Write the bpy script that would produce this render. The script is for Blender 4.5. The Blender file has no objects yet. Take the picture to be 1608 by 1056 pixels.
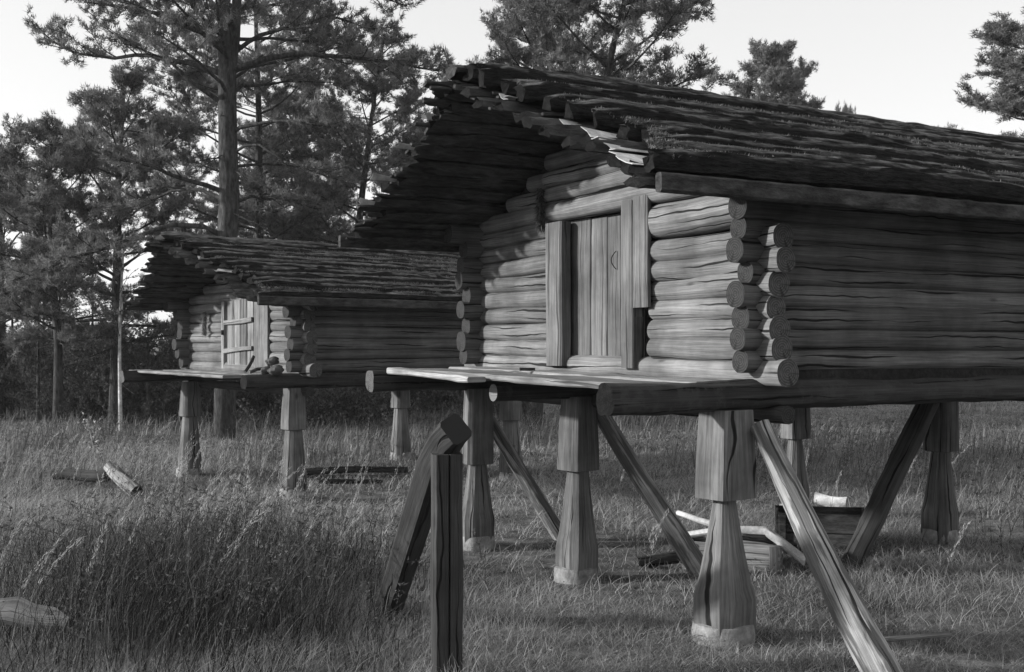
import bpy, math, random
import numpy as np
from mathutils import Vector, noise
R = math.radians
C = bpy.context.scene.collection
sc = bpy.context.scene
F, HX, HY, CAMH = 1790.0, 804.0, 540.0, 1.75      # focal length in px, horizon, eye height

# ------------------------------------------------------------------ camera, sky, sun
cam = bpy.data.cameras.new('camera'); co = bpy.data.objects.new('camera', cam); C.objects.link(co)
co.location = (0, 0, CAMH); co.rotation_euler = (R(90), 0, 0)
cam.sensor_width = 36; cam.lens = 36 * F / 1608; cam.shift_y = 12 / 1608
cam.clip_end = 3000; cam.clip_start = 0.05
sc.camera = co
SUN_TO = Vector((-0.94, -0.085, 0.295)).normalized()
w = bpy.data.worlds.new('World'); sc.world = w; w.use_nodes = True
nt = w.node_tree; bg = nt.nodes['Background']
sky = nt.nodes.new('ShaderNodeTexSky'); sky.sky_type = 'NISHITA'; sky.sun_disc = False
sky.sun_elevation = math.asin(SUN_TO.z); sky.sun_rotation = math.atan2(SUN_TO.x, SUN_TO.y)
sky.dust_density = 1.2; sky.air_density = 1.0
bw = nt.nodes.new('ShaderNodeRGBToBW')
pw = nt.nodes.new('ShaderNodeMath'); pw.operation = 'POWER'; pw.inputs[1].default_value = .4      # thin high cloud evens the sky out
ml = nt.nodes.new('ShaderNodeMath'); ml.operation = 'MULTIPLY'; ml.inputs[1].default_value = 1.68
nt.links.new(sky.outputs[0], bw.inputs[0]); nt.links.new(bw.outputs[0], pw.inputs[0]); nt.links.new(pw.outputs[0], ml.inputs[0]); nt.links.new(ml.outputs[0], bg.inputs[0])
bg.inputs[1].default_value = 0.15
sun = bpy.data.lights.new('sun', 'SUN'); so = bpy.data.objects.new('sun', sun); C.objects.link(so)
sun.energy = 2.6; sun.angle = R(2.5); sun.color = (1, .995, .985)
so.rotation_euler = SUN_TO.to_track_quat('Z', 'Y').to_euler()
sc.view_settings.view_transform = 'Standard'; sc.view_settings.look = 'None'
sc.view_settings.exposure = 1.3; sc.view_settings.gamma = 1.0

# ------------------------------------------------------------------ materials (black and white photograph: every tone is a grey)
def mat(name):
    m = bpy.data.materials.new(name); m.use_nodes = True
    n = m.node_tree.nodes; b = n['Principled BSDF']
    b.inputs['Roughness'].default_value = .85
    b.inputs['Specular IOR Level'].default_value = .25
    return m, n, m.node_tree.links, b
def ramp(n, l, src, stops):
    r = n.new('ShaderNodeValToRGB'); e = r.color_ramp.elements
    while len(e) < len(stops): e.new(.5)
    for k, (p, c) in enumerate(stops):
        e[k].position = p; e[k].color = (c, c, c, 1)
    l.new(src, r.inputs[0]); return r.outputs[0]
def mix(n, l, a, b, mode='MULTIPLY', fac=1.0):
    x = n.new('ShaderNodeMix'); x.data_type = 'RGBA'; x.blend_type = mode
    if isinstance(fac, float): x.inputs[0].default_value = fac
    else: l.new(fac, x.inputs[0])
    for s, i in ((a, 6), (b, 7)):
        if isinstance(s, (int, float)): x.inputs[i].default_value = (s, s, s, 1)
        else: l.new(s, x.inputs[i])
    return x.outputs[2]
def ntex(n, l, co_, scale, detail=4, rough=.55, dist=0.0):
    t = n.new('ShaderNodeTexNoise'); t.inputs['Scale'].default_value = scale
    t.inputs['Detail'].default_value = detail; t.inputs['Roughness'].default_value = rough
    t.inputs['Distortion'].default_value = dist
    l.new(co_, t.inputs['Vector']); return t.outputs[0]
def mapped(n, l, co_, s):
    m = n.new('ShaderNodeMapping'); m.inputs['Scale'].default_value = s
    l.new(co_, m.inputs['Vector']); return m.outputs[0]
def m_wood(name, lo, hi, crack=1.0, streak=1.0, bump=.85, mossy=0.0, peel=0.0):
    m, n, l, b = mat(name)
    tc = n.new('ShaderNodeTexCoord'); uv = tc.outputs['UV']; ob = tc.outputs['Object']
    oi = n.new('ShaderNodeObjectInfo')
    g1 = ntex(n, l, mapped(n, l, uv, (.8, 34, 1)), 1.0, 6, .6, .0)
    g2 = ntex(n, l, mapped(n, l, uv, (3.0, 150, 1)), 1.0, 4, .65)
    bl = ntex(n, l, ob, 2.6, 4, .6)
    base = ramp(n, l, g1, [(.25, lo), (.5, (lo + hi) / 2), (.75, hi)])
    c = mix(n, l, base, ramp(n, l, g2, [(.32, .5), (.62, 1.18)]), 'MULTIPLY', streak * .85)
    c = mix(n, l, c, ramp(n, l, bl, [(.34, .62), (.64, 1.15)]))
    c = mix(n, l, c, ramp(n, l, oi.outputs['Random'], [(0, .68), (1, 1.15)]))
    # drying cracks: long wandering lines along the grain, each opening and closing on its own
    def mth(op, a, b_=None, c_=None):
        x = n.new('ShaderNodeMath'); x.operation = op
        for k, v_ in enumerate((a, b_, c_)):
            if v_ is None: continue
            if isinstance(v_, (int, float)): x.inputs[k].default_value = v_
            else: l.new(v_, x.inputs[k])
        return x.outputs[0]
    sx = n.new('ShaderNodeSeparateXYZ'); l.new(uv, sx.inputs[0])
    wob = ntex(n, l, mapped(n, l, uv, (1.5, 2.5, 1)), 1.0, 3, .55)
    wv = mth('MULTIPLY_ADD', sx.outputs[1], 15.0, mth('MULTIPLY', wob, 1.5))
    fl = mth('FLOOR', wv)
    cb = n.new('ShaderNodeCombineXYZ'); l.new(mth('MULTIPLY_ADD', sx.outputs[0], .9, mth('MULTIPLY', fl, 7.37)), cb.inputs[0]); l.new(mth('MULTIPLY', fl, 3.71), cb.inputs[1])
    gate = ntex(n, l, cb.outputs[0], 1.0, 1.0, .4)
    wdt = mth('MULTIPLY', mth('SUBTRACT', gate, .53), .75)
    dist = mth('ABSOLUTE', mth('SUBTRACT', mth('FRACT', wv), .5))
    crk = ramp(n, l, mth('SUBTRACT', dist, wdt), [(.0, 0.0), (.012, .15), (.045, 1)])
    c = mix(n, l, c, ramp(n, l, crk, [(0, .06), (1, 1)]), 'MULTIPLY', crack)
    # knots
    vo = n.new('ShaderNodeTexVoronoi'); vo.inputs['Scale'].default_value = 1.0
    l.new(mapped(n, l, uv, (1.6, 5, 1)), vo.inputs['Vector'])
    kn = ramp(n, l, vo.outputs['Distance'], [(.03, .35), (.09, 1)])
    c = mix(n, l, c, kn, 'MULTIPLY', .8)
    if peel:
        pl = ramp(n, l, ntex(n, l, mapped(n, l, uv, (1.6, 13, 1)), 1.0, 4, .6, .2), [(.47, 1), (.53, 0)])
        c = mix(n, l, c, .05, 'MIX', mix(n, l, pl, peel, 'MULTIPLY'))
    if mossy:
        ms = ramp(n, l, ntex(n, l, ob, 7, 6, .7), [(.52, 0), (.6, 1)])
        c = mix(n, l, c, .05, 'MIX', mix(n, l, ms, mossy, 'MULTIPLY'))
    l.new(c, b.inputs['Base Color'])
    h = mix(n, l, g1, g2, 'MIX', .35)
    h = mix(n, l, h, crk, 'MULTIPLY', .9)
    bp = n.new('ShaderNodeBump'); bp.inputs['Strength'].default_value = bump; bp.inputs['Distance'].default_value = .012
    l.new(h, bp.inputs['Height']); l.new(bp.outputs[0], b.inputs['Normal'])
    return m
def m_end(name, lo, hi):
    m, n, l, b = mat(name)
    tc = n.new('ShaderNodeTexCoord'); uv = tc.outputs['UV']
    ln = n.new('ShaderNodeVectorMath'); ln.operation = 'LENGTH'; l.new(uv, ln.inputs[0])
    nz = ntex(n, l, uv, 9, 3)
    ad = n.new('ShaderNodeMath'); ad.operation = 'MULTIPLY_ADD'; ad.inputs[1].default_value = .02
    l.new(nz, ad.inputs[0]); l.new(ln.outputs['Value'], ad.inputs[2])
    s = n.new('ShaderNodeMath'); s.operation = 'MULTIPLY'; s.inputs[1].default_value = 430; l.new(ad.outputs[0], s.inputs[0])
    si = n.new('ShaderNodeMath'); si.operation = 'SINE'; l.new(s.outputs[0], si.inputs[0])
    c = ramp(n, l, si.outputs[0], [(0, lo), (1, hi)])
    c = mix(n, l, c, ramp(n, l, ntex(n, l, uv, 30, 5, .7), [(.3, .45), (.7, 1.2)]))
    gr = n.new('ShaderNodeTexGradient'); gr.gradient_type = 'RADIAL'; l.new(uv, gr.inputs[0])
    rc = ntex(n, l, gr.outputs[0], 9, 3)
    c = mix(n, l, c, ramp(n, l, rc, [(.38, .2), (.45, 1)]), 'MULTIPLY', .7)
    l.new(c, b.inputs['Base Color'])
    bp = n.new('ShaderNodeBump'); bp.inputs['Strength'].default_value = .5; bp.inputs['Distance'].default_value = .01
    l.new(c, bp.inputs['Height']); l.new(bp.outputs[0], b.inputs['Normal'])
    return m
def m_rough(name, lo, hi, scale, bump=.8, lo2=.5, sc2=1.2, stretch=(1, 1, 1), dist=.02, topmoss_shade=None):
    m, n, l, b = mat(name)
    tc = n.new('ShaderNodeTexCoord'); ob = mapped(n, l, tc.outputs['Object'], stretch)
    a = ntex(n, l, ob, scale, 7, .7)
    c = ramp(n, l, a, [(.33, lo), (.5, (lo + hi) / 2.2), (.68, hi)])
    c = mix(n, l, c, ramp(n, l, ntex(n, l, tc.outputs['Object'], sc2, 4, .6), [(.35, lo2), (.65, 1.1)]))
    if topmoss_shade is not None:      # moss and lichen on sky-facing tops; bare flanks darkened to paint in shade
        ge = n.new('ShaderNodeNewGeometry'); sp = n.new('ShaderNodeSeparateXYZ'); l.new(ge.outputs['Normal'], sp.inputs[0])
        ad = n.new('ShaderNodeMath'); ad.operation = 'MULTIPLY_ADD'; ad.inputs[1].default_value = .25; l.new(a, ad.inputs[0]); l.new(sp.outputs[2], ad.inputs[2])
        c = mix(n, l, mix(n, l, c, topmoss_shade, 'MULTIPLY'), c, 'MIX', ramp(n, l, ad.outputs[0], [(.66, 0), (.95, 1)]))
    l.new(c, b.inputs['Base Color'])
    bp = n.new('ShaderNodeBump'); bp.inputs['Strength'].default_value = bump; bp.inputs['Distance'].default_value = dist
    l.new(a, bp.inputs['Height']); l.new(bp.outputs[0], b.inputs['Normal'])
    b.inputs['Specular IOR Level'].default_value = .08
    return m
def m_leaf(name, lo, hi, transl=.25):
    m, n, l, b = mat(name)
    at_ = n.new('ShaderNodeAttribute'); at_.attribute_name = 'tone'
    c = ramp(n, l, at_.outputs['Fac'], [(0, lo), (1, hi)])
    l.new(c, b.inputs['Base Color']); b.inputs['Specular IOR Level'].default_value = .12
    tr = n.new('ShaderNodeBsdfTranslucent'); l.new(c, tr.inputs[0])
    mx = n.new('ShaderNodeMixShader'); mx.inputs[0].default_value = transl
    l.new(b.outputs[0], mx.inputs[1]); l.new(tr.outputs[0], mx.inputs[2])
    l.new(mx.outputs[0], n['Material Output'].inputs[0])
    return m

M = {}
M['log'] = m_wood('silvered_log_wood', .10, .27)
M['side'] = m_wood('shade_toned_log_wood', .07, .20)  # log wood with the side walls' shade put into its colour
M['sill'] = m_wood('dark_rough_log_wood', .02, .09, mossy=.75, bump=1.0)
M['board'] = m_wood('grey_board', .12, .26, crack=.7)
M['pale'] = m_wood('pale_board', .17, .38, crack=.7)
M['door'] = m_wood('door_board', .07, .19, crack=.5)
M['post'] = m_wood('post_wood', .07, .21)
M['brown'] = m_wood('dark_post_wood', .03, .075)
M['peel'] = m_wood('peeling_pole_wood', .20, .50, streak=1.0, bump=.9, peel=.75)
M['end'] = m_end('log_end', .07, .13)
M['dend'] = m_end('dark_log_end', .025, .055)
M['rot'] = m_rough('rotten_wood_end', .006, .022, 30)
M['caulk'] = m_rough('moss_caulking', .015, .05, 30)
M['roof'] = m_rough('mossy_roof_wood', .02, .27, 60, 1.0, .55, 5, (.16, 1, 1), .035, topmoss_shade=.14)  # mossy tops, with shade painted into the pole flanks
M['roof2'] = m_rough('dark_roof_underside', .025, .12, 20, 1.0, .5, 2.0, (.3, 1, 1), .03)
M['bark'] = m_rough('pine_bark', .02, .13, 16, 1.0, .5, .9, (1, 1, .3), .06)
M['limb'] = m_rough('pine_limb_bark', .09, .30, 14, .6)
M['birch'] = m_rough('birch_bark', .26, .75, 8, .4, .8, 3.0)
M['stone'] = m_rough('concrete_footing', .2, .5, 14, .7)
M['rock'] = m_rough('grey_stone', .04, .12, 6, .8)
M['iron'] = m_rough('rusty_iron', .02, .05, 30, .4)
M['soil'] = m_rough('turf_soil', .04, .24, 5, 1.0, .6, .5)
M['needle'] = m_leaf('pine_needles', .045, .29, .3)
M['needle2'] = m_leaf('dark_spruce_needles', .02, .08, .15)
M['grass'] = m_leaf('grass_blades', .02, .37, .3)
M['weed'] = m_leaf('weed_leaves', .03, .17, .25)
M['moss'] = m_leaf('roof_moss', .03, .20, .1)
M['litter'] = m_leaf('dead_leaves', .02, .25, .15)
M['leaf'] = m_leaf('pale_birch_leaves', .25, .6, .3)

# ------------------------------------------------------------------ helpers
def at(px, py, D): return Vector(((px - HX) / F * D, D, CAMH - (py - HY) / F * D))
_rs = np.random.RandomState(5); _T = _rs.rand(256, 256)
def vn(x, y):
    x = np.asarray(x, float); y = np.asarray(y, float)
    xi = np.floor(x).astype(int); yi = np.floor(y).astype(int)
    fx = x - xi; fy = y - yi; fx = fx * fx * (3 - 2 * fx); fy = fy * fy * (3 - 2 * fy)
    a = _T[xi % 256, yi % 256]; b = _T[(xi + 1) % 256, yi % 256]
    c = _T[xi % 256, (yi + 1) % 256]; d = _T[(xi + 1) % 256, (yi + 1) % 256]
    return (a * (1 - fx) + b * fx) * (1 - fy) + (c * (1 - fx) + d * fx) * fy
def ground(x, y):
    x = np.asarray(x, float); y = np.asarray(y, float)
    d = np.hypot(x, y)
    g = .10 * (vn(x * .22 + 9, y * .22 + 3) - .5) + .09 * (vn(x * 1.1, y * 1.1) - .5) + .04 * (vn(x * 3.1, y * 3.1) - .5)
    return g + .6 * np.clip((d - 40) / 200, 0, 3) * vn(x * .02, y * .02)
def gz(x, y): return float(ground(x, y))

def tag(o, label=None, cat=None, group=None, kind=None):
    if label: o['label'] = label
    if cat: o['category'] = cat
    if group: o['group'] = group
    if kind: o['kind'] = kind
    return o
def empty(name, loc, rz=0.0):
    o = bpy.data.objects.new(name, None); C.objects.link(o)
    o.location = loc; o.rotation_euler = (0, 0, rz); o.empty_display_size = .2
    return o
class MB:
    def __init__(s): s.v = []; s.f = []; s.uv = []; s.m = []
    def face(s, idx, uv, m=0): s.f.append(idx); s.uv.extend(uv); s.m.append(m)
    def build(s, name, mats, parent=None, loc=None, smooth=True, angle=42):
        me = bpy.data.meshes.new(name); me.from_pydata([tuple(p) for p in s.v], [], s.f)
        u = me.uv_layers.new(name='UVMap'); u.data.foreach_set('uv', np.array(s.uv, dtype=np.float32).ravel())
        me.polygons.foreach_set('material_index', s.m)
        for m in (mats if isinstance(mats, (list, tuple)) else [mats]): me.materials.append(m)
        if smooth:
            me.polygons.foreach_set('use_smooth', [True] * len(s.f))
            try: me.set_sharp_from_angle(angle=R(angle))
            except Exception: pass
        me.update()
        o = bpy.data.objects.new(name, me); C.objects.link(o)
        if parent: o.parent = parent
        if loc is not None: o.location = loc
        return o
def sweep(mb, pts, side, up, rings, off=(0, 0), mat_=0, capm=1, cap=(True, True)):
    """rings: one list of (a,b) per point; vertices p + a*side + b*up"""
    n = len(rings[0]); base = len(mb.v); s = 0; U = []
    for i, p in enumerate(pts):
        if i: s += (pts[i] - pts[i - 1]).length
        U.append(s)
        for a, b in rings[i]: mb.v.append(p + side * a + up * b)
    P = [0]
    rg = rings[len(rings) // 2]
    for k in range(n):
        a, b = rg[k], rg[(k + 1) % n]; P.append(P[-1] + math.hypot(a[0] - b[0], a[1] - b[1]))
    for i in range(len(pts) - 1):
        for k in range(n):
            k2 = (k + 1) % n
            q = [base + i * n + k, base + i * n + k2, base + (i + 1) * n + k2, base + (i + 1) * n + k]
            mb.face(q, [(U[i] + off[0], P[k] + off[1]), (U[i] + off[0], P[k + 1] + off[1]),
                        (U[i + 1] + off[0], P[k + 1] + off[1]), (U[i + 1] + off[0], P[k] + off[1])], mat_)
    if cap[0]: mb.face([base + k for k in range(n)][::-1], list(rings[0])[::-1], capm)
    if cap[1]:
        b2 = base + (len(pts) - 1) * n
        mb.face([b2 + k for k in range(n)], list(rings[-1]), capm)
def frame(d, ref=None):
    d = d.normalized(); ref = ref or Vector((0, 0, 1))
    if abs(d.dot(ref)) > .98: ref = Vector((1, 0, 0))
    side = d.cross(ref).normalized(); up = side.cross(d).normalized()
    return side, up
def log(mb, p0, p1, r0, r1, seed, ns=14, seg=.14, bend=.012, rough=.05, rnd0=0.0, rnd1=0.0, sq=1.0, ref=None, mat_=0, capm=1, se=1.0):
    p0, p1 = Vector(p0), Vector(p1); d = p1 - p0; L = d.length; side, up = frame(d, ref)
    ts = list(np.linspace(0, 1, max(3, int(L / seg) + 1)))
    for rr, fl in ((rnd0, 0), (rnd1, 1)):
        if rr:
            for q in (.15, .45, .8, 1.2):
                t = q * rr / L; ts.append(t if fl == 0 else 1 - t)
    ts = sorted(set(round(t, 5) for t in ts if 0 <= t <= 1)); pts = []; rings = []
    rn = random.Random(seed); ph = rn.uniform(0, 6.28); bd = bend * rn.uniform(.4, 1.3)
    for t in ts:
        q = p0 + d * t + side * math.sin(t * math.pi * 1.3 + ph) * bd + up * math.sin(t * math.pi * 1.7 + ph * 2) * bd * .5
        r = r0 + (r1 - r0) * t; m = 1.0
        if rnd0 and t * L < rnd0: m = min(m, math.sqrt(max(.12, 1 - (1 - t * L / rnd0) ** 2)))
        if rnd1 and (1 - t) * L < rnd1: m = min(m, math.sqrt(max(.12, 1 - (1 - (1 - t) * L / rnd1) ** 2)))
        ring = []
        for k in range(ns):
            a = -2 * math.pi * k / ns - math.pi / 2
            nn = noise.noise(Vector((t * L * 1.6 + seed * 3.7, math.cos(a) * 1.1, math.sin(a) * 1.1 + seed)))
            n2 = noise.noise(Vector((t * L * 6 + seed * 1.3, math.cos(a) * 2.4, math.sin(a) * 2.4)))
            rr = r * m * (1 + rough * (1.6 * nn + .7 * n2))
            ca, sa = math.cos(a), math.sin(a); ring.append((math.copysign(abs(ca) ** se, ca) * rr, math.copysign(abs(sa) ** se, sa) * rr * sq))
        pts.append(q); rings.append(ring)
    sweep(mb, pts, side, up, rings, (rn.uniform(0, 50), rn.uniform(0, 50)), mat_, capm)
def board(mb, p0, p1, w, t, up, seed, jag=.004, seg=.2, mat_=0, capm=0, ch=.005, w1=None, jagend=0):
    p0, p1 = Vector(p0), Vector(p1); d = p1 - p0; L = d.length; side, upv = frame(d, Vector(up))
    n = max(2, int(L / seg) + 1); rn = random.Random(seed); pts, rings = [], []
    w1 = w if w1 is None else w1
    for i in range(n):
        k = i / (n - 1); ww = (w + (w1 - w) * k) / 2 + rn.uniform(-jag, jag); tt = t / 2 + rn.uniform(-jag, jag) * .3
        if jagend and i in (0, n - 1): ww *= (1 - jagend); tt *= .8
        c = min(ch, tt * .5); s = rn.uniform(-jag, jag)
        rings.append([(-ww + s, -tt + c), (-ww + s, tt - c), (-ww + c + s, tt), (ww - c + s, tt), (ww + s, tt - c), (ww + s, -tt + c), (ww - c + s, -tt), (-ww + c + s, -tt)])
        pts.append(p0 + d * k)
    sweep(mb, pts, side, upv, rings, (rn.uniform(0, 50), rn.uniform(0, 50)), mat_, capm)
def np_mesh(name, verts, tris, mats, tone=None, parent=None, loc=None, smooth=False):
    me = bpy.data.meshes.new(name); nv = len(verts); nf = len(tris)
    me.vertices.add(nv); me.vertices.foreach_set('co', np.asarray(verts, np.float32).ravel())
    me.loops.add(nf * 3); me.loops.foreach_set('vertex_index', np.asarray(tris, np.int32).ravel())
    me.polygons.add(nf); me.polygons.foreach_set('loop_start', np.arange(0, nf * 3, 3, dtype=np.int32))
    if tone is not None:
        a = me.attributes.new('tone', 'FLOAT', 'POINT'); a.data.foreach_set('value', np.asarray(tone, np.float32))
    me.materials.append(mats); me.update(calc_edges=True)
    if smooth: me.polygons.foreach_set('use_smooth', [True] * nf)
    o = bpy.data.objects.new(name, me); C.objects.link(o)
    if parent: o.parent = parent
    if loc is not None: o.location = loc
    return o

def needles(P, D, n, ln, wd, rs, spread=.7):
    """n needle blades at each tuft point P, fanned round its direction D"""
    N = len(P); P = np.repeat(P, n, 0); D = np.repeat(D, n, 0)
    d = D + rs.randn(N * n, 3) * spread; d /= np.linalg.norm(d, axis=1)[:, None] + 1e-9
    s = np.cross(d, rs.randn(N * n, 3)); s /= np.linalg.norm(s, axis=1)[:, None] + 1e-9
    l_ = ln * rs.uniform(.55, 1.15, (N * n, 1)); P = P + rs.randn(N * n, 3) * ln * .22
    V = np.stack([P - s * wd, P + s * wd, P + d * l_], 1).reshape(-1, 3)
    T = np.arange(N * n * 3).reshape(-1, 3)
    tone = np.repeat(np.clip(np.repeat(rs.rand(N), n) * .6 + rs.rand(N * n) * .4, 0, 1), 3)
    return V, T, tone

# ------------------------------------------------------------------ ground
def make_ground():
    t = np.linspace(-1, 1, 221); ax = np.sinh(t * 5.2) / math.sinh(5.2) * 900
    X, Y = np.meshgrid(ax, ax + 9.0, indexing='ij'); Z = ground(X, Y)
    V = np.stack([X, Y, Z], -1).reshape(-1, 3); n = len(ax)
    i, j = np.meshgrid(np.arange(n - 1), np.arange(n - 1), indexing='ij'); a = (i * n + j).ravel()
    T = np.concatenate([np.stack([a, a + n, a + n + 1], -1), np.stack([a, a + n + 1, a + 1], -1)])
    tag(np_mesh('ground', V, T, M['soil'], smooth=True), 'uneven turf clearing beneath the grass', 'ground', kind='structure')
make_ground()

# ------------------------------------------------------------------ storehouses on legs
X0 = Vector((1, 0, 0)); Y0 = Vector((0, 1, 0)); Z0 = Vector((0, 0, 1))
def make_leg(root, u, v, ztop, zneck, name, seed, wt=.11, wb=.145, wn=.055, wf=.15, foot=True, rot=0.0):
    """hewn octagonal leg: flaring cap block, narrow neck, widening foot"""
    wpos = root.matrix_world @ Vector((u, v, 0)); g = gz(wpos.x, wpos.y)
    rn = random.Random(seed); mb = MB(); zs = []
    zs.append((g - .15, wf, .3)); zs.append((g + .10, wf, .3)); zs.append((g + .25, wf * 1.02, .32))
    for k in range(1, 6):
        q = k / 5; z = g + .25 + (zneck - .012 - g - .25) * q; zs.append((z, wf + (wn - wf) * q ** .85, .34))
    zs.append((zneck - .01, wn, .34)); zs.append((zneck, wb * .985, .22))
    for k in range(1, 6):
        q = k / 5; zs.append((zneck + (ztop - zneck) * q, wb + (wt - wb) * q ** 1.4, .22 - .02 * q))
    pts, rings = [], []; wob = [rn.uniform(.93, 1.07) for _ in range(8)]; sx, sy = rn.uniform(-.02, .02), rn.uniform(-.02, .02)
    for z, ww, c in zs:
        k = ww; ch = ww * c * 1.2
        r = [(-k, k - ch), (-k + ch, k), (k - ch, k), (k, k - ch), (k, -k + ch), (k - ch, -k), (-k + ch, -k), (-k, -k + ch)][::-1]
        ca, sa = math.cos(rot), math.sin(rot)
        r = [((a * ca - b * sa) * wob[i] * (1 + .025 * noise.noise(Vector((z * 5, i * 3.1, seed)))), (a * sa + b * ca) * wob[i]) for i, (a, b) in enumerate(r)]
        t = (z - g) / (ztop - g)
        pts.append(Vector((u + sx * (1 - t), v + sy * (1 - t), z))); rings.append(r)
    off = rn.uniform(0, 40)
    sweep(mb, pts, X0, Y0, rings, (off, off))
    o = mb.build('leg', [M['post'], M['post']], root, angle=30)
    if foot:
        fb = MB(); pts, rings = [], []
        for z, ww in ((g - .12, wf * 1.2), (g + .05, wf * 1.24), (g + .105, wf * 1.18), (g + .118, wf * .9)):
            pts.append(Vector((u + sx, v + sy, z)))
            rings.append([(math.cos(-a) * ww * (1 + .13 * noise.noise(Vector((math.cos(a) * 2, math.sin(a) * 2, z * 6 + seed)))), math.sin(-a) * ww * (1 + .1 * noise.noise(Vector((math.cos(a) * 3, math.sin(a) * 2, z + seed))))) for a in np.linspace(0, 2 * math.pi, 14, endpoint=False)])
        sweep(fb, pts, X0, Y0, rings, capm=0); fb.build('footing', [M['stone']], o)
    return o
def roof_course(mb, u0, u1, v, z, ang, w, th, seed, seg=.045, hump=.03, rag=.012):
    """half-log running along the ridge: rounded mossy top, flat belly"""
    n = int((u1 - u0) / seg) + 1; pts, rings = [], []
    side = Vector((0, math.cos(ang), math.sin(ang))); up = Vector((0, -math.sin(ang), math.cos(ang)))
    rn = random.Random(seed); ph = rn.uniform(0, 9); K = 11
    for i in range(n):
        u = u0 + (u1 - u0) * i / (n - 1)
        e = min(1, (i + .3) / 5.0) if u0 < 0 else 1
        ww = w * (.96 + .08 * noise.noise(Vector((u * 1.3, seed, 0))))
        ring = []
        for k in range(K):
            q = k / (K - 1); a = (q - .5) * ww; top = th * (.1 + .9 * max(0, 1 - abs(2 * q - 1) ** 2.4) ** .55)
            nz = noise.noise(Vector((u * 1.6, a * 14 + seed * 5, seed))) * hump + noise.noise(Vector((u * 4, a * 60, seed * 2.))) * rag
            ring.append((a, top * (.75 + .25 * e) + nz * (.4 + .6 * math.sin(q * math.pi))))
        for q in (.85, .5, .15): ring.append(((q - .5) * ww, rag * noise.noise(Vector((u * 9, q * 7, seed + 9.))) - .006))
        ring = [(a * (.6 + .4 * e), b) for a, b in ring]
        dz = .012 * math.sin(u * .9 + ph) + .02 * noise.noise(Vector((u * .8, seed * 2.2, 4))) + .008 * noise.noise(Vector((u * 3.3, seed * 1.2, 8)))
        pts.append(Vector((u, v, z + dz))); rings.append(ring)
    b0 = len(mb.v); sweep(mb, pts, side, up, rings, (seed * 1.7, 0), 0, 1); nr = len(rings[0])
    for j, am in ((0, 1.0), (1, .5)):           # frayed, uneven front end
        for k in range(nr):
            mb.v[b0 + j * nr + k].x += am * (.07 * noise.noise(Vector((k * .9, seed * 4.1, 1))) + .03 * noise.noise(Vector((k * 2.7, seed, 5))))

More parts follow.
